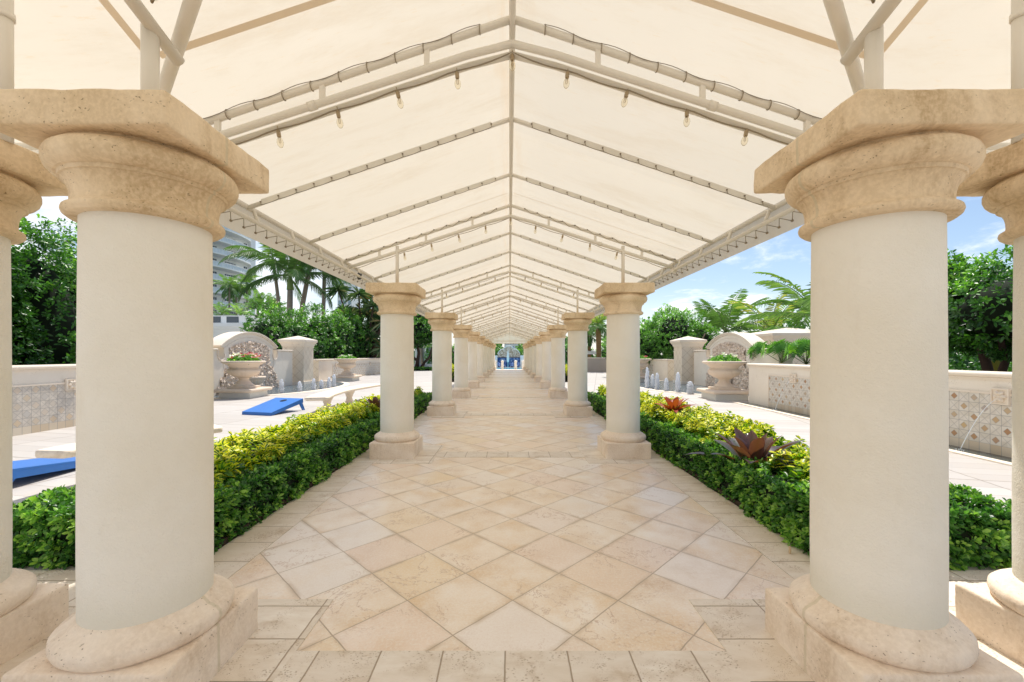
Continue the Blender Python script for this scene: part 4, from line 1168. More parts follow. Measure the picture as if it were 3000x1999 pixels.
def blob_plant(name, label, c, r, hgt, n, leaf, mat, extra=None, cat='plant', group=None):
    t = thing(name, label, cat, c, 0, group)
    a = rng.random(n) * 6.28; rr = np.sqrt(rng.random(n)) * r; z = hgt * (1 - (rr / r) ** 2) * (.35 + .65 * rng.random(n))
    P = np.stack([np.cos(a) * rr, np.sin(a) * rr, z], 1); A = np.stack([np.cos(a) * rr / r * .9, np.sin(a) * rr / r * .9, np.ones(n)], 1) + rnd(n, .4)
    C, D, N_, I = sprigs(P, A, 5, (.6, 1.4), .03)
    leaf_mesh('leaves', C, D, N_, leaf * (.7 + .5 * rng.random(len(C))), leaf * .55, mat, t, rng.random(len(C)) * .7 + .2)
    if extra:
        for fn, fm, cnt, xs in extra:
            a = rng.random(cnt) * 6.28; rr = np.sqrt(rng.random(cnt)) * r * .9
            P = np.stack([np.cos(a) * rr + xs, np.sin(a) * rr, hgt * (1.05 - (rr / r) ** 2 * .7) + rng.random(cnt) * .05 + .02], 1)
            C, D, N_, I = sprigs(P, np.tile([0, -.4, 1.], (cnt, 1)) + rnd(cnt, .4), 6, (.9, 1.5), .0)
            leaf_mesh(fn, C, D, N_, .06, .05, fm, t, rng.random(len(C)))
    return t
blob_plant('flowers', 'red and white flowers with green leaves filling the nearer left urn', (UR[0][0] * L, UR[0][1] * L, 1.19), .50, .26, 260, .10, M['leaf_bright'], [('red_blossom', M['flower_red'], 34, .08), ('white_blossom', M['flower_white'], 30, 0)], 'flowers')
blob_plant('flowers', 'yellow green leafy plants in the far left urn', (UR[1][0] * L, UR[1][1] * L, 1.19), .5, .2, 180, .12, M['leaf_bright'], [('white_blossom', M['flower_white'], 14, 0)], 'flowers')
blob_plant('flowers', 'bright green leafy plants with small white flowers in the nearer right urn', (UR[2][0] * L, UR[2][1] * L, 1.19), .48, .24, 260, .10, M['leaf_bright'], [('white_blossom', M['flower_white'], 12, 0)], 'flowers')
blob_plant('flowers', 'mixed flowers in the far right urn half hidden by the column', (UR[3][0] * L, UR[3][1] * L, 1.19), .5, .2, 160, .12, M['leaf_bright'], [('red_blossom', M['flower_red'], 14, 0)], 'flowers')

# ---------------------------------------------------------------- benches and game boards on the left terrace
def bench(label, pts, w=.40):
    t = thing('bench', label, 'bench', (0, 0, 0), 0, 'curved stone benches')
    P = [Vector((x * L, y * L, 0)) for x, y in pts]
    # catmull-rom
    C = []
    for i in range(len(P) - 1):
        a, b_, c, d_ = P[max(0, i - 1)], P[i], P[i + 1], P[min(len(P) - 1, i + 2)]
        for q in range(8):
            u = q / 8; C.append(.5 * ((2 * b_) + (c - a) * u + (2 * a - 5 * b_ + 4 * c - d_) * u * u + (-a + 3 * b_ - 3 * c + d_) * u ** 3))
    C.append(P[-1])
    b = MB(); n = len(C); prof = [(-1, .40), (-1.04, .42), (-1.04, .445), (-1, .462), (-.9, .468), (.9, .468), (1, .462), (1.04, .445), (1.04, .42), (1, .40), (.9, .392), (-.9, .392)]
    vs = []; fs = []; m_ = len(prof)
    for i, c in enumerate(C):
        tn = (C[min(n - 1, i + 1)] - C[max(0, i - 1)]).normalized(); sd_ = Vector((tn.y, -tn.x, 0))
        e = min(i, n - 1 - i) / n; k_ = 1 if e > .04 else .82 + e * 4.5
        for a, z in prof: vs.append(c + sd_ * a * w / 2 * k_ + Vector((0, 0, z)))
    for i in range(n - 1):
        for q in range(m_): fs.append((i * m_ + q, i * m_ + (q + 1) % m_, (i + 1) * m_ + (q + 1) % m_, (i + 1) * m_ + q))
    fs += [tuple(range(m_)), tuple((n - 1) * m_ + q for q in range(m_))[::-1]]
    b.add(vs, fs, 0, True); b.build('seat', M['coping'], t)
    for i in (int(n * .32), int(n * .68)):
        c = C[i]; b = MB(); b.lathe([(.13, 0), (.14, .04), (.10, .09), (.08, .18), (.11, .28), (.15, .35), (.16, .392)], 20, (c.x, c.y, 0)); b.build('leg', M['coping'], t)
    return t
bench('curved stone bench seen between the two left near columns', [(-1.14, 1.05), (-1.12, 1.2), (-1.05, 1.34), (-.985, 1.43)])
bench('curved stone bench behind the left yellow hedge, past the blue board', [(-1.08, 2.36), (-1.14, 2.65), (-1.16, 3.0), (-1.10, 3.5)], .5)
def board(label, lo, hi, wid, top=.31):
    """lo, hi = centre of low and high end in L"""
    a = Vector((lo[0] * L, lo[1] * L, 0)); c = Vector((hi[0] * L, hi[1] * L, 0)); dv = c - a; ln = dv.length
    t = thing('cornhole_board', label, 'game board', a, math.atan2(dv.y, dv.x), 'blue bean bag boards')
    h = wid / 2; z0, z1 = .075, top
    b = MB(); b.add([(0, -h, z0), (ln, -h, z1), (ln, h, z1), (0, h, z0), (0, -h, z0 - .018), (ln, -h, z1 - .018), (ln, h, z1 - .018), (0, h, z0 - .018)], [(0, 1, 2, 3), (7, 6, 5, 4), (0, 4, 5, 1), (1, 5, 6, 2), (2, 6, 7, 3), (3, 7, 4, 0)]); b.build('deck', M['blue'], t)
    b = MB()
    for q in (-1, 1):
        ya, yb = sorted((q * h, q * (h - .02)))
        b.prism([(ya, 0), (yb, 0), (yb, 1), (ya, 1)], 0, 0, .001) if False else None
        vs = [(0.001, ya, 0.0), (ln, ya, z1 - .11), (ln, ya, z1 - .02), (0.001, ya, z0 - .02), (0.001, yb, 0), (ln, yb, z1 - .11), (ln, yb, z1 - .02), (0.001, yb, z0 - .02)]
        b.add(vs, [(0, 1, 2, 3), (7, 6, 5, 4), (0, 4, 5, 1), (1, 5, 6, 2), (2, 6, 7, 3), (3, 7, 4, 0)])
    b.box(-.003, .02, -h, h, 0, z0 - .019); b.box(ln - .02, ln, -h + .021, h - .021, z1 - .11, z1 - .0185); b.build('side_rail', M['bluedark'], t)
    for q in (-1, 1):
        b = MB(); y = q * (h - .04); b.add([(ln - .14, y - .015, z1 - .06), (ln - .03, y - .015, z1 - .05), (ln + .10, y - .015, 0), (ln + .02, y - .015, 0), (ln - .14, y + .015, z1 - .06), (ln - .03, y + .015, z1 - .05), (ln + .10, y + .015, 0), (ln + .02, y + .015, 0)], [(0, 1, 2, 3), (7, 6, 5, 4), (0, 4, 5, 1), (1, 5, 6, 2), (2, 6, 7, 3), (3, 7, 4, 0)]); b.build('leg', M['bluedark'], t)
    b = MB(); cx = ln * .80; n = 24; zc = z0 + (z1 - z0) * .80
    b.add([(cx + .085 * math.cos(2 * math.pi * i / n), .085 * math.sin(2 * math.pi * i / n), z0 + (z1 - z0) * (cx + .085 * math.cos(2 * math.pi * i / n)) / ln + .003) for i in range(n)], [tuple(range(n))]); b.build('hole', M['hole'], t)
    return t
board('blue bean bag board with a round hole standing before the flowering urn', (-1.475, 2.47), (-1.41, 2.715), .86)
board('blue bean bag board at the far left, cut by the outer column', (-1.415, 1.385), (-1.40, 1.10), .80, .22)

# ---------------------------------------------------------------- trees, hedges, palms
def crown_points(blobs, dens):
    Ps, Ns = [], []
    for (cx, cy, cz, rx, ry, rz) in blobs:
        n = int(4 * math.pi * ((rx * ry + ry * rz + rx * rz) / 3) * dens)
        u = norm(rng.normal(size=(n, 3))); P = u * np.array([[rx, ry, rz]])
        lm = lump(P + np.array([[cx, cy, cz]]), 1.1, 5) * .34 + lump(P, 3.2, 2) * .20
        P = P * (1 + lm - np.abs(rng.normal(0, .07, n)))[:, None] + np.array([[cx, cy, cz]])
        keep = np.ones(n, bool)
        for (ax, ay, az, bx_, by, bz) in blobs:
            if (ax, ay, az) != (cx, cy, cz):
                q = (P - np.array([[ax, ay, az]])) / np.array([[bx_, by, bz]]); keep &= (q ** 2).sum(1) > .42
        Ps.append(P[keep]); Ns.append((u / np.array([[rx, ry, rz]]))[keep])
    return np.concatenate(Ps), norm(np.concatenate(Ns))
def tree(name, label, base, blobs, dens, leaf, mat, trunks=None, cat='tree', group=None, blossoms=0, barkm='bark', k=5, core=True):
    t = thing(name, label, cat, base, 0, group)
    P, N_ = crown_points(blobs, dens)
    A = N_ + np.array([[0, 0, .5]]) + rnd(len(P), .5)
    C, D, Nn, I = sprigs(P, A, k, (.4, 1.4), leaf * .8)
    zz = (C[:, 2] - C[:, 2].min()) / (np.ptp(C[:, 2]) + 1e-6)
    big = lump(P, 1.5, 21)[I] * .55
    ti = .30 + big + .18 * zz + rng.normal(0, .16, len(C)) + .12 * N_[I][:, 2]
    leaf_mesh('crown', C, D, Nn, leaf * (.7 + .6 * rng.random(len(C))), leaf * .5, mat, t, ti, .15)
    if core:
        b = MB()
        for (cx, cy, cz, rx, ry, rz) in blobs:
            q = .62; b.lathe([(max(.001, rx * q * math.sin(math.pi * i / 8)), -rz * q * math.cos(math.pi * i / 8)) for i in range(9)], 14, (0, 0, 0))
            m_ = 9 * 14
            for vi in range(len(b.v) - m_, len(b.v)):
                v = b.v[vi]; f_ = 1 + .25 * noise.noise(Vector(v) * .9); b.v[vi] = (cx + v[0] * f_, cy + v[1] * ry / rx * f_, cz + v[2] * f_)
        b.build('inner_dark_core', M['core'], t)  # dark lobes filling the crown, its inner shade put into the colour
    if trunks:
        b = MB()
        for pts, r0_, r1_ in trunks: b.tube(pts, [r0_ + (r1_ - r0_) * i / (len(pts) - 1) for i in range(len(pts))], 9)
        b.build('trunk', M[barkm], t)
    if blossoms:
        sel = rng.choice(len(P), blossoms); C, D, Nn, I = sprigs(P[sel] + N_[sel] * leaf * .5, N_[sel] + rnd(blossoms, .3), 5, (.8, 1.4), 0)
        leaf_mesh('blossom', C, D, Nn, leaf * .6, leaf * .45, M['flower_white'], t)
    return t
# near left hedge trees behind the mosaic wall
bl = []
for i in range(7): bl.append((-.55 * L + .25 * math.sin(i * 2.1), (i - 3) * .30 * L, 2.3 + .15 * math.sin(i), .60 * L * .55, .24 * L, 2.35 + .12 * math.sin(i * 1.7)))
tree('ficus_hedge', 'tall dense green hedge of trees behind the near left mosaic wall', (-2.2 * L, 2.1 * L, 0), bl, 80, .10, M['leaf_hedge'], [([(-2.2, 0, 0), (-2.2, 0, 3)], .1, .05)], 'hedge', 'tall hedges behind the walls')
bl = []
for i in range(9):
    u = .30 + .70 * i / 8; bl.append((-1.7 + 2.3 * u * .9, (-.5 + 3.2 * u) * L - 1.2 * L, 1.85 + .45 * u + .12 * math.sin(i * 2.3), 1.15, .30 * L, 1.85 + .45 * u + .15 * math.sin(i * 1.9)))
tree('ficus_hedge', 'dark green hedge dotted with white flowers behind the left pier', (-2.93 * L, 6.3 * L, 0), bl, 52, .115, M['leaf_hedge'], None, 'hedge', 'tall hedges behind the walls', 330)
# right near tree
bl = [(0, 0, 2.6, 1.5, 1.3, 1.0), (.9, .9, 2.5, 1.4, 1.3, 1.05), (-.9, -1.3, 2.35, 1.2, 1.2, .95), (-.4, 1.6, 2.6, 1.1, 1.1, 1.05), (-1.05, .2, 3.25, .7, .8, .55), (.6, -1.6, 2.5, 1.3, 1.1, .9)]
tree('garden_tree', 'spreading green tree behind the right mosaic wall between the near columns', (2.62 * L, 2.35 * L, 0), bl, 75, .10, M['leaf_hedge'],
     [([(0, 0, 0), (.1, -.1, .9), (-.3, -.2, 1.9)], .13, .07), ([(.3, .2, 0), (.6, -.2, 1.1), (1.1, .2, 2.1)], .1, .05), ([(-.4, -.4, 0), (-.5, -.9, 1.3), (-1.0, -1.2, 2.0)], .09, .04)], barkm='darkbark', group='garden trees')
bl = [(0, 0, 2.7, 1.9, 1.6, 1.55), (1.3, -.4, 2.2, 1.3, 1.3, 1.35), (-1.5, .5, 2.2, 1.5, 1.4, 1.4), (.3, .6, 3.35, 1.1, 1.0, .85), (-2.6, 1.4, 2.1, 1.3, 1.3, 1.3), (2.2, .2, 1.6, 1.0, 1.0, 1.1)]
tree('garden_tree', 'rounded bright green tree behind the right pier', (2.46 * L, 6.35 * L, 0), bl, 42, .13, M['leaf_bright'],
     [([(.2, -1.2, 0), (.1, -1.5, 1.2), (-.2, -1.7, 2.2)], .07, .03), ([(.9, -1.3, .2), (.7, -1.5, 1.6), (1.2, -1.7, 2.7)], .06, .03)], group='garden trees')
# twisted tree past the left colonnade
tree('garden_tree', 'dark twisted tree beyond the left row of columns', (-2.12 * L, 9.9 * L, 0), [(0, 0, 3.7, 1.5, 1.6, 1.3), (-1.2, 0, 3.0, 1.2, 1.3, 1.2), (1.0, .5, 3.6, 1.2, 1.2, 1.1), (.2, .2, 4.9, 1.2, 1.2, .9)], 30, .16, M['leaf_hedge'],
     [([(-.2, 0, 0), (-.1, 0, .9), (.0, .1, 1.6), (-.2, .1, 2.7)], .22, .10), ([(.15, 0, 0), (.55, 0, .7), (1.0, .1, 1.2), (1.3, .1, 2.2)], .16, .08), ([(-.2, 0, .9), (-.7, 0, 1.5), (-.9, 0, 2.6)], .12, .06)], barkm='darkbark', group='garden trees')
hedge_thing('hedge', 'low hedge strip under the twisted tree beyond the left columns', [((-3.2 * L, -1.5 * L, 9.35 * L, 9.8 * L, 0, .28), ['y-', 'z+', 'x+'])], M['leaf_low'], .12, .06, 5, lambda y: 45, None, .04)
b = MB(); b.box(-3.4 * L, -1.62 * L, 9.95 * L, 10.0 * L, 0, .55); tag(b.build('garden_wall', M['white']), 'thin white kerb wall behind the twisted tree', 'wall')
for i, (x, y, sc_) in enumerate([(-2.9, 10.2, 1.0), (-1.75, 11.2, .9), (2.55, 9.9, 1.2), (1.85, 11.3, .9), (-2.0, 12.5, 1.0)]):
    tree('garden_tree', ['bushy green tree left of the twisted tree', 'green bushes near the pool on the left', 'bushy green tree behind the white umbrellas', 'green bushes near the pool on the right', 'round bush seen beyond the far left columns'][i], (x * L, y * L, 0), [(0, 0, 1.5 * sc_, 1.3, 1.3, 1.4 * sc_), (1.0, .5, 1.3, 1.1, 1.2, 1.2), (-.9, .3, 1.4, 1.1, 1.2, 1.3)], 22, .17, M['leaf_bright' if i % 2 == 0 else 'leaf_hedge'], [([(0, 0, -.3), (0, 0, 1.5)], .1, .07)], group='garden trees')

def frond_arrays(base, az, el, ln, bend, leafl, n=34, droopk=.5, vshape=.35, wd=.035, rs=None, roll=0.0):
    pts = []; p = np.array(base, float); e = el; ns = n
    Cs, Ds, Ns, Ls = [], [], [], []
    side = np.array([-math.sin(az), math.cos(az), 0.])
    for j in range(ns):
        q = j / ns
        dv = np.array([math.cos(az) * math.cos(e), math.sin(az) * math.cos(e), math.sin(e)])
        up = np.cross(dv, side); up = up if up[2] > -.0 else -up
        pts.append(tuple(p))
        if q > .14:
            ll = leafl * (math.sin(math.pi * min(1, (q - .10) / .9 * .78 + .18)) ** .7)
            for sgn in (-1, 1):
                d_ = side * sgn * .85 + dv * (.45 + .5 * q) + up * vshape + np.array([0, 0, -droopk]) + rs.normal(0, .05, 3)
                for rep in (0,):
                    Cs.append(p + dv * ln / ns * rep); Ds.append(d_ + rs.normal(0, .04, 3)); Ns.append(up + rs.normal(0, .1, 3)); Ls.append(ll * (.9 + .2 * rs.random()))
        p = p + dv * ln / ns; e -= bend / ns * (.3 + 1.4 * q)
    return pts, Cs, Ds, Ns, Ls
def palm(label, base, trunk_pts, r0_, r1_, nf, fl, leafl, seed, mat='leaf_palm', tm='palmtrunk', name='palm_tree', elr=(80, -25), bend=75, wd=.035, n=34, shaft=None, droopk=.5, group='palm trees', dens=1.0, tb=.5):
    rs = np.random.default_rng(seed); t = thing(name, label, 'palm', base, 0, group)
    b = MB(); b.tube(trunk_pts, [r0_ + (r1_ - r0_) * i / (len(trunk_pts) - 1) for i in range(len(trunk_pts))], 10); b.build('trunk', M[tm], t)
    top = Vector(trunk_pts[-1]); cb = MB()
    if shaft: s_ = MB(); s_.tube([top, top + Vector((0, 0, shaft * .5)), top + Vector((0, 0, shaft))], [r1_ * 1.25, r1_ * 1.1, r1_ * .5], 10); s_.build('crownshaft', M['greenshaft'], t); top = top + Vector((0, 0, shaft * .9))
    Cs, Ds, Ns, Ls, Ti = [], [], [], [], []
    for i in range(nf):
        u = (i + .5) / nf; az = i * 2.3999 + rs.normal(0, .12); el = R(elr[0] + (elr[1] - elr[0]) * u + rs.normal(0, 6))
        pts, C, D, N_, Lf = frond_arrays(top, az, el, fl * (.85 + .25 * rs.random()), R(bend * (.8 + .4 * rs.random())), leafl, n, droopk * (.6 + .8 * u), wd=wd, rs=rs)
        cb.tube(pts[::3] + [pts[-1]], [.028 * (1 - q / (len(pts[::3]) + 1)) + .006 for q in range(len(pts[::3]) + 1)], 5)
        tt = tb + .25 - .6 * u + rs.normal(0, .08)
        Cs += C; Ds += D; Ns += N_; Ls += Lf; Ti += [tt] * len(C)
    cb.build('frond_stalk', M['greenshaft'], t)
    Cs, Ds, Ns = np.array(Cs), np.array(Ds), np.array(Ns)
    leaf_mesh('fronds', Cs, Ds, Ns, np.array(Ls), wd, M[mat], t, np.array(Ti) + rs.normal(0, .1, len(Ti)), .35, .3, (.25, 1, .65, .75))
    return t
def at(px, py, z): return ((px - 1492) / 1240 * z, z, EYE + (1040 - py) / 1240 * z)     # world point, z metres ahead
# tall palms behind the left hedge
def palm_at(label, foot, head, z, **kw):
    f = at(*foot, z); h_ = at(*head, z + kw.pop('dz', 0)); base = (f[0], f[1], 0); n = 7; pts = []
    cv = kw.pop('curve', 0.0)
    for i in range(n):
        u = i / (n - 1); pts.append(((h_[0] - f[0]) * u + cv * math.sin(math.pi * u), (h_[1] - f[1]) * u, h_[2] * u))
    return palm(label, base, pts, kw.pop('r0', .2), kw.pop('r1', .13), kw.pop('nf', 16), kw.pop('fl', 3.4), kw.pop('leafl', .75), **kw)
palm_at('slim coconut palm with curved trunk left of centre behind the left hedge', (812, 1000), (800, 768), 34, seed=1, curve=.35, r0=.17, r1=.12, fl=4.0, leafl=.9, wd=.045, nf=13, n=40)
palm_at('thick green palm with drooping dark fronds behind the left hedge', (845, 1000), (850, 850), 33, seed=2, r0=.28, r1=.2, shaft=1.2, fl=4.4, leafl=.95, wd=.05, nf=14, n=40, elr=(75, -15), tb=.3)
palm_at('leaning coconut palm tilting right behind the left hedge', (850, 940), (914, 745), 35, seed=3, r0=.21, r1=.17, curve=.0, fl=3.8, leafl=.9, wd=.045, nf=12, n=40)
palm_at('straight grey trunk palm rightmost behind the left hedge', (943, 960), (951, 780), 36, seed=4, r0=.16, r1=.15, fl=3.8, leafl=.9, wd=.045, nf=12, n=40, tb=.3)
for i, (px, py, z) in enumerate([(672, 838, 62), (693, 850, 64), (745, 830, 66), (755, 905, 40), (795, 912, 40)]):
    palm_at(['small far palm in front of the tower, leftmost', 'small far palm in front of the tower, middle', 'small far palm leaning against the tower, right', 'short young palm above the left hedge, left one', 'short young palm above the left hedge, right one'][i], ((px + (-18 if i == 2 else 0)), 1020), (px - (22 if i == 2 else 0), py), z, seed=20 + i, r0=.16, r1=.12, fl=2.6 if i < 3 else 1.9, leafl=.7 if i < 3 else .5, wd=.09, nf=16, n=18, elr=(70, -35) if i < 3 else (85, 10), bend=70 if i < 3 else 35)
# low plants on the terrace of the white building
for i, (px, py) in enumerate([(650, 925), (705, 928)]):
    palm_at(f'low bushy palm on the white terrace building, {["left", "right"][i]} one', (px, 940), (px, py), 45, seed=30 + i, r0=.12, r1=.1, fl=2.0, leafl=.5, wd=.08, nf=14, n=16)
# right-hand palms
palm_at('palm with upright feathery fronds left of the right arched wall top', (2125, 1040), (2125, 975), 27, seed=41, fl=3.1, leafl=.9, wd=.045, nf=12, n=30, elr=(82, 15), bend=45)
palm_at('large arching coconut palm behind the right column', (2420, 1040), (2400, 930), 20, seed=52, fl=3.9, leafl=.95, wd=.036, nf=12, elr=(80, 0), bend=62, n=34, tb=.6, droopk=.3)
palm_at('bright palm with arching fronds above the right arched wall', (2262, 1040), (2262, 975), 24, seed=63, fl=2.9, leafl=.85, wd=.04, nf=11, elr=(80, 5), bend=60, tb=.85, n=28, droopk=.35)
palm_at('date palm with rough brown trunk behind the right umbrellas', (1755, 1058), (1753, 956), 9.1 * L, seed=71, tm='datetrunk', fl=2.3, leafl=.5, wd=.06, nf=24, r0=.2, r1=.24, elr=(85, -20), bend=60, tb=.75, n=24)
palm_at('dark palm half hidden beside the date palm', (1728, 1058), (1726, 985), 9.6 * L, seed=72, tm='datetrunk', fl=2.0, leafl=.5, wd=.07, nf=18, tb=.3, n=20)
palm_at('palm crown peeking past the second left column', (1240, 1060), (1226, 925), 11.5 * L, seed=73, fl=3.0, leafl=.7, wd=.09, nf=18, tb=.75, n=22)
t = thing('palm_tree', 'thick yellow green palm trunk under the tree at the far right', 'palm', (1428 / 1240 * 2.75 * L, 2.75 * L, 0)); b = MB(); b.tube([(0, 0, -.01), (0, 0, 1.6), (0, 0, 2.7)], [.22, .19, .1], 14); b.build('trunk', M['yellowshaft'], t)

# screw pine: strap-leaf heads on branching stems
def strap_heads(name, label, base, heads, ll, wd, mat, n=46, cat='tree', group=None, trunk='darkbark'):
    t = thing(name, label, cat, base, 0, group); C, D, N_ = [], [], []
    b = MB()
    for (x, y, z) in heads:
        b.tube([(x * .15, y * .15, 0), (x * .5, y * .5, z * .55), (x, y, z)], [.12, .08, .05], 7)
        for i in range(n):
            az = rng.random() * 6.28; el = R(rng.uniform(-25, 85)); C.append((x, y, z)); D.append((math.cos(az) * math.cos(el), math.sin(az) * math.cos(el), math.sin(el))); N_.append((0, 0, 1.) if el < 1.2 else (1., 0, .2))
    b.build('trunk', M[trunk], t)
    leaf_mesh('leaves', np.array(C), np.array(D), np.array(N_), ll * (.7 + .5 * rng.random(len(C))), wd, M[mat], t, rng.random(len(C)), .45, .35, (.15, 1, .6, .8)); return t
hd = [(random.uniform(-1.8, 2.0), random.uniform(-1.5, 1.5), random.uniform(1.7, 6.4)) for _ in range(32)]
strap_heads('screw_pine', 'dark tangled screw pine with long strap leaves at the end of the left hedge', (-2.78 * L, 8.1 * L, 0), hd, 1.15, .075, 'leaf_dark', 60)
# fan palms behind the right wall
def fan_palm(label, base, fans, seed):
    rs = np.random.default_rng(seed); t = thing('fan_palm', label, 'palm', base, 0, 'fan palms'); C, D, N_, Ls, Ti = [], [], [], [], []; b = MB()
    for i in range(fans):
        u = i / fans; az = i * 2.4; el = R(78 - 62 * u); st_ = .38 + .2 * rs.random()
        d_ = np.array([math.cos(az) * math.cos(el), math.sin(az) * math.cos(el), math.sin(el)]); c = d_ * st_ + np.array([0, 0, .1]); b.tube([(0, 0, 0), tuple(c)], [.012, .008], 5)
        side = np.array([-math.sin(az), math.cos(az), 0]); up = np.cross(d_, side); up = up if up[2] > 0 else -up
        ax = norm((d_ * .35 + up * .95)[None])[0]; R_ = .42 + .10 * rs.random(); tt = rs.random() * .6 + .2
        for j in range(20):
            a = R(-118 + 236 * j / 19); dd = ax * math.cos(a) + side * math.sin(a) + d_ * .15
            C.append(c); D.append(dd); N_.append(d_); Ls.append(R_ * (1 - .25 * abs(a) / 2.2)); Ti.append(tt + rs.normal(0, .06))
    b.build('stems', M['greenshaft'], t)
    leaf_mesh('fans', np.array(C), np.array(D), np.array(N_), np.array(Ls), .044, M['leaf_fan'], t, np.array(Ti), .25, .35, (.35, 1, .65, .7)); return t
for i, (px, py, z) in enumerate([(2290, 1062, 3.45), (2362, 1066, 3.1), (2235, 1060, 3.75)]):
    p = at(px, py, z * L); g0 = thing
    o = fan_palm(f'green fan palm behind the right wall, {["middle and brightest", "right one near the column", "left one by the arch"][i]}', (p[0], p[1], p[2] - .02), 11, 90 + i)
# raised soil behind the walls
g = MB(); g.box(1.80 * L + .45, 3.3 * L, .6 * L, 3.3 * L, 0, .95); g.box(-3.5 * L, -2.17 * L - .44, .6 * L, 3.1 * L, 0, .9); struct(g.build('raised_bed', M['soil']))

# ---------------------------------------------------------------- buildings
def tower():
    A = Vector((-74.5, 80, 0)); B = Vector((-68.6, 113.0, 0)); u = (B - A).normalized(); nrm = Vector((u.y, -u.x, 0)); ln = (B - A).length
    t = thing('apartment_tower', 'tall white apartment tower with curved balconies behind the left palms', 'building', A, math.atan2(u.y, u.x))
    # local: x along facade, -y outwards
    NF = 17; FH = 3.05
    b = MB(); b.box(ln - 22, ln, 0, 7, -1.3, NF * FH + 2); b.box(ln - 1.6, ln - .002, -1.0, -.001, -1.3, NF * FH + 2.5); b.build('wall', M['white'], t)
    def prof(x):     # balcony depth
        u_ = (x - (ln - 21)) / 19.5; u_ = max(0, min(1, u_)); return 1.0 + 2.3 * math.sin(math.pi * u_) ** .8
    xs = [ln - 21 + 19.3 * i / 26 for i in range(27)]
    b = MB(); vs = []; fs = []
    for x in xs: vs += [(x, -.002, 0), (x, -prof(x), 0), (x, -prof(x), .28), (x, -.002, .28)]
    for i in range(26):
        for q in range(4): fs.append((4 * i + q, 4 * i + (q + 1) % 4, 4 * i + 4 + (q + 1) % 4, 4 * i + 4 + q))
    fs += [(0, 1, 2, 3), (107, 106, 105, 104)]; b.add(vs, fs)
    sl = b.build('balcony', M['whitetrim'], t, (0, 0, 0))
    b = MB(); vs = []; fs = []
    for x in xs: vs += [(x, -prof(x) + .08, .28), (x, -prof(x) + .08, 1.28)]
    for i in range(26): fs.append((2 * i, 2 * i + 1, 2 * i + 3, 2 * i + 2))
    b.add(vs, fs, 0)
    for i, x in enumerate(xs): b.tube([(x, -prof(x) + .04, .28), (x, -prof(x) + .04, 1.32)], .05, 4, 1)
    b.tube([(x, -prof(x) + .04, 1.32) for x in xs], .06, 4, 1)
    rl = b.build('railing', [M['rail'], M['whitetrim']], sl)
    b = MB(); b.box(0, 1.0, -.06, .0, 0, 2.15)
    b.box(.46, .52, -.09, -.061, 0, 2.15, 1)
    wn = b.build('window', [M['glass'], M['whitetrim']], t, (0, 0, 0))
    wx = [ln - 2.9, ln - 6.6, ln - 7.7, ln - 8.8, ln - 12.2, ln - 13.3, ln - 14.4, ln - 15.5, ln - 18.6, ln - 19.7]
    first = True
    for f in range(NF):
        z = f * FH + .6
        if f == 0: sl.location = (0, 0, z)
        else:
            c = sl.copy(); COL.objects.link(c); c.parent = t; c.location = (0, 0, z); r_ = rl.copy(); COL.objects.link(r_); r_.parent = c
        if f < 16:
            for j, x in enumerate(wx[:6 if f > 12 else 10]):
                if first: wn.location = (x, 0, z + .35); first = False
                elif 3 <= f <= 12 or j < 2: c = wn.copy(); COL.objects.link(c); c.parent = t; c.location = (x, 0, z + .35)
    return t
tower()
t = thing('terrace_building', 'low white building with stepped cornice behind the left fountain', 'building', (-25.2, 35.5, 0), R(0))
b = MB(); b.box(-14, 3.4, 0, 10, -.5, 3.2); b.build('wall', M['white'], t)
b = MB()
for i, (o_, z0, z1) in enumerate([(.12, 3.2, 3.35), (.25, 3.35, 3.6), (.45, 3.6, 3.78), (.6, 3.78, 4.05)]): b.box(-14, 3.4 + o_, -o_, 10, z0, z1)
b.build('cornice', M['whitetrim'], t)
b = MB(); b.box(-14, 3.6, .0, .15, 4.05, 4.75); b.box(3.45, 3.6, .15, 9.8, 4.05, 4.75); b.build('parapet', M['whitetrim'], t)
for i in range(6):
    b = MB(); b.box(-6 + i * 1.5, -5 + i * 1.5, -.03, .0, 4.15, 4.65); b.build('window', M['glass'], t)
def block_tower(label, x, y, w_, d_, h, nf, nw, name='apartment_tower', zb=-1.3):
    t = thing(name, label, 'building', (x, y, zb), 0)
    b = MB(); b.box(-w_ / 2, w_ / 2, 0, d_, 0, h); b.build('wall', M['white'], t)
    b = MB(); b.box(-w_ / 2 - .5, w_ / 2 + .5, -.5, d_ + .5, h, h + 1); b.build('roof', M['whitetrim'], t)
    fh = h / nf; ww = w_ / nw; proto = None
    for f in range(nf):
        for j in range(nw):
            if proto is None:
                m_ = MB(); m_.box(0, ww * .6, -.1, 0, 0, fh * .55); proto = m_.build('window', M['bluglass'], t); proto.location = (-w_ / 2 + ww * .2, 0, fh * .25)
            else:
                c = proto.copy(); COL.objects.link(c); c.parent = t; c.location = (-w_ / 2 + ww * (.2 + j), 0, fh * (.25 + f))
        b2 = None
    return t
p = at(1010, 870, 190); block_tower('pale distant tower seen between the palm fronds above the left hedge', p[0], p[1], 6.5, 8, 37, 12, 3)
p = at(1505, 1010, 260); block_tower('distant white tower with bluish windows beyond the pool, left one', p[0] - 1, p[1], 9.5, 10, 20, 7, 6)
p = at(1535, 1010, 275); block_tower('distant white tower with bluish windows beyond the pool, right one', p[0] + 2.2, p[1], 8.5, 10, 22, 8, 5)
t = thing('cabana', 'small grey building with white posts behind the twisted tree', 'building', at(1262, 1075, 12.2 * L)[:2] + (0,))
b = MB(); b.box(-1.8, 1.8, 0, 2.5, -.01, 2.4); b.build('wall', simple('grey_wall', (.38, .38, .38), .8), t)
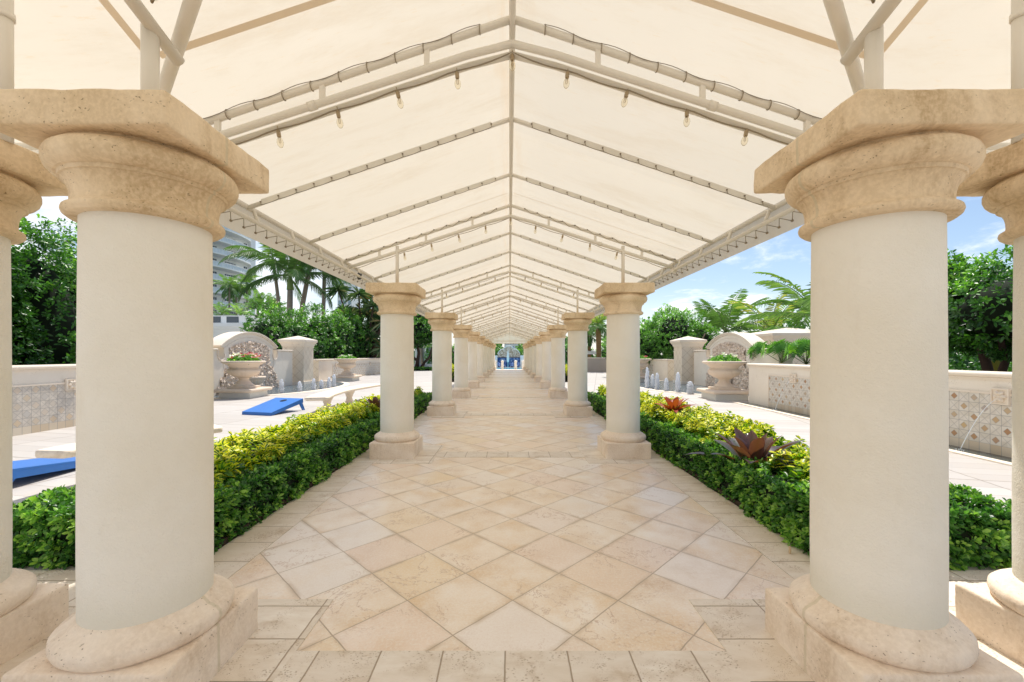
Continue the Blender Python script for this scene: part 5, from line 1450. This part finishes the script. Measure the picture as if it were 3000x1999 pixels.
for x in (-1.7, -.55, .55, 1.7): b = MB(); b.box(x - .12, x + .12, -.3, -.1, -.01, 2.4); b.build('post', M['whitetrim'], t)
b = MB(); b.box(-2.1, 2.1, -.5, 2.8, 2.4, 2.7); b.build('roof', M['tan'], t)

# ---------------------------------------------------------------- pool end
WZ = -1.3
g = MB(); g.add([(-9, 46, WZ + .01), (9, 46, WZ + .01), (9, 88, WZ + .01), (-9, 88, WZ + .01)], [(0, 1, 2, 3)]); struct(g.build('pool_water', M['pool_water']))
g = MB(); g.box(-30, 30, 88, 125, -1.33, WZ + .12); g.box(-30, -9.002, 43.2, 87.998, -1.33, WZ + .12); g.box(9.002, 30, 43.2, 87.998, -1.33, WZ + .12); struct(g.build('pool_deck', M['deck']))
t = thing('pool_feature_wall', 'curved brown and blue mosaic wall at the far side of the pool', 'wall', (-.1, 92, WZ + .12))
def fw(y):   # top outline height by x
    a = abs(y)
    return 5.35 * 1.0 - (0 if a < .55 else .35 * min(1, (a - .55) / .3)) if a < 1.1 else (4.65 if a < 1.4 else 4.65 - (a - 1.4) ** 2 * .9)
xs = [-2.45 + 4.9 * i / 48 for i in range(49)]
b = MB(); poly = [(x, 2.45) for x in (-2.45, 2.45)]
top = [(fw(x) - 1.2 + .35 if True else 0) for x in xs]
b.add([(x, 0, 2.05) for x in xs] + [(x, 0, z) for x, z in zip(xs, top)] + [(x, .5, z) for x, z in zip(xs, top)], [(i, i + 1, 50 + i, 49 + i) for i in range(48)] + [(49 + i, 50 + i, 99 + i, 98 + i) for i in range(48)]); b.build('mosaic_top', M['pool_brown'], t)
b = MB(); b.tube([(x, -.05, z + .03) for x, z in zip(xs, top)], .07, 5); b.build('coping', M['whitetrim'], t)
b = MB(); b.box(-2.45, 2.45, -.15, .45, .0, 2.04); b.build('water_wall', M['pool_blue'], t)
b = MB(); b.box(-2.5, 2.5, -.22, -.152, 1.98, 2.08); b.build('ledge', simple('dark_ledge', (.03, .05, .12)), t)
for s in (-1, 1):
    b = MB(); b.box(s * 2.9 - .42, s * 2.9 + .42, -.3, .5, 0, 2.5); b.build('side_pier', M['whitetrim'], t)
t = thing('umbrella', 'closed white umbrella standing by the pool in the centre', 'umbrella', (-.25, 80, WZ))
b = MB(); b.tube([(0, 0, 0), (0, 0, 3.4)], .05, 6); b.build('pole', M['whitetrim'], t)
b = MB(); b.lathe([(.06, 1.35), (.2, 1.45), (.24, 1.9), (.2, 2.6), (.14, 3.1), (.03, 3.55)], 10); b.build('canopy', M['umbrella'], t)
def lounger(label, x, y):
    t = thing('sun_lounger', label, 'sun lounger', (x, y, WZ + .12), 0, 'loungers by the pool')
    b = MB(); b.box(-.32, .32, 0, 1.3, .3, .38); b.build('seat', M['pool_blue'], t)
    b = MB(); b.add([(-.32, 1.3, .34), (.32, 1.3, .34), (.32, 1.8, 1.0), (-.32, 1.8, 1.0), (-.32, 1.34, .3), (.32, 1.34, .3), (.32, 1.85, .96), (-.32, 1.85, .96)], [(0, 1, 2, 3), (7, 6, 5, 4), (0, 4, 5, 1), (2, 6, 7, 3), (1, 5, 6, 2), (3, 7, 4, 0)]); b.build('backrest', M['pool_blue'], t)
    b = MB(); [b.box(px_ - .03, px_ + .03, py_ - .03, py_ + .03, 0, .3) for px_ in (-.28, .28) for py_ in (.08, 1.22)]; b.build('frame', M['whitetrim'], t)
    return t
for i, x in enumerate((-2.2, -1.1, .55, 1.9)): lounger(f'{ORD[i]} blue lounger from the left beyond the pool', x, 88.6)
def bollard(label, x):
    t = thing('balustrade_pier', label, 'pier', (x, YE - .2, 0), 0, 'short white piers at the end of the walk')
    b = MB(); b.box(-.13, .13, -.13, .13, 0, .78); b.build('shaft', M['whitetrim'], t)
    b = MB(); b.rbox(-.17, .17, -.17, .17, .78, .83, .02, 1); b.lathe([(.12, .83), (.13, .86), (.08, .9), (.0, .92)], 14); b.build('cap', M['whitetrim'], t); return t
for i, px in enumerate((1456, 1472, 1510.5, 1527)):
    bollard(f'{ORD[i]} short white pier from the left at the pool end of the walk', (px - 1492) / 1240 * YE * (1.0 if i in (1, 2) else 1.15))
for i, px in enumerate((1464, 1519)):
    t = thing('handrail', f'thin white pool handrail, {["left", "right"][i]} one', 'handrail', ((px - 1492) / 1240 * 60, 45.6, WZ + .12), 0, 'pool handrails')
    b = MB(); b.tube([(0, 0, 0), (0, 0, 1.9), (.0, .4, 1.95), (0, .9, 1.5), (0, .9, 0)], .03, 6); b.build('rail', M['whitetrim'], t)
# white umbrellas and cabanas right, beyond the cross wall
def umbrella(label, x, y, r, h, zt, n=8):
    t = thing('market_umbrella', label, 'umbrella', (x, y, 0), 0, 'open white umbrellas')
    b = MB(); b.tube([(0, 0, 0), (0, 0, zt)], .035, 8); b.build('pole', M['whitetrim'], t)
    b = MB(); b.lathe([(0, zt), (r, h), (r, h - .12)], n); b.build('canopy', M['umbrella'], t)
    for p in t.children[-1].data.polygons: p.use_smooth = False
    return t
umbrella('open white umbrella just above the crossing wall, left one', at(1715, 1035, 40)[0], 40, 1.5, 1.62, 2.05)
umbrella('open white umbrella behind the date palm, larger', at(1775, 1020, 43)[0], 43, 1.75, 1.7, 2.5)
umbrella('open white umbrella farthest right and highest, by the column', at(1800, 1000, 46)[0], 46, 1.8, 2.5, 3.1)

# far planting that closes the view
def far_mass(label, x0, x1, y0, y1, h, n, mat, leaf=.5):
    C = np.stack([rng.uniform(x0, x1, n), rng.uniform(y0, y1, n), rng.random(n)], 1)
    hh = h * (.75 + .5 * np.array([noise.noise(Vector((c[0] * .12, c[1] * .12, 1))) for c in C]))
    C[:, 2] = -1.3 + C[:, 2] ** .6 * hh; D = rnd(n) + np.array([[0, -.3, .4]]); N_ = rnd(n) + np.array([[0, -.5, 1]])
    o = leaf_mesh('treeline', C, D, N_, leaf * (.6 + .8 * rng.random(n)), leaf * .55, M[mat], None, .3 + .35 * np.array([noise.noise(Vector((c[0] * .3, c[1] * .3, c[2] * .5))) for c in C]) + rng.normal(0, .15, n))
    tag(o, label, 'trees', kind='stuff'); return o
far_mass('far belt of trees closing the view on the left', -95, -12, 48, 62, 5.6, 26000, 'leaf_hedge', .5)
far_mass('far belt of trees closing the view on the right', 13, 100, 36, 50, 6.2, 26000, 'leaf_hedge', .5)
far_mass('belt of trees behind the pool wall', -14, -1.8, 96, 104, 7.2, 5000, 'leaf_bright', .6)
far_mass('belt of trees behind the right end of the pool wall', 1.9, 14, 96, 104, 6.8, 5000, 'leaf_bright', .6)

for o in bpy.data.objects:
    for tgt in (o, getattr(o, 'cycles', None)):
        try: tgt.shadow_terminator_geometry_offset = 0.0
        except Exception: pass
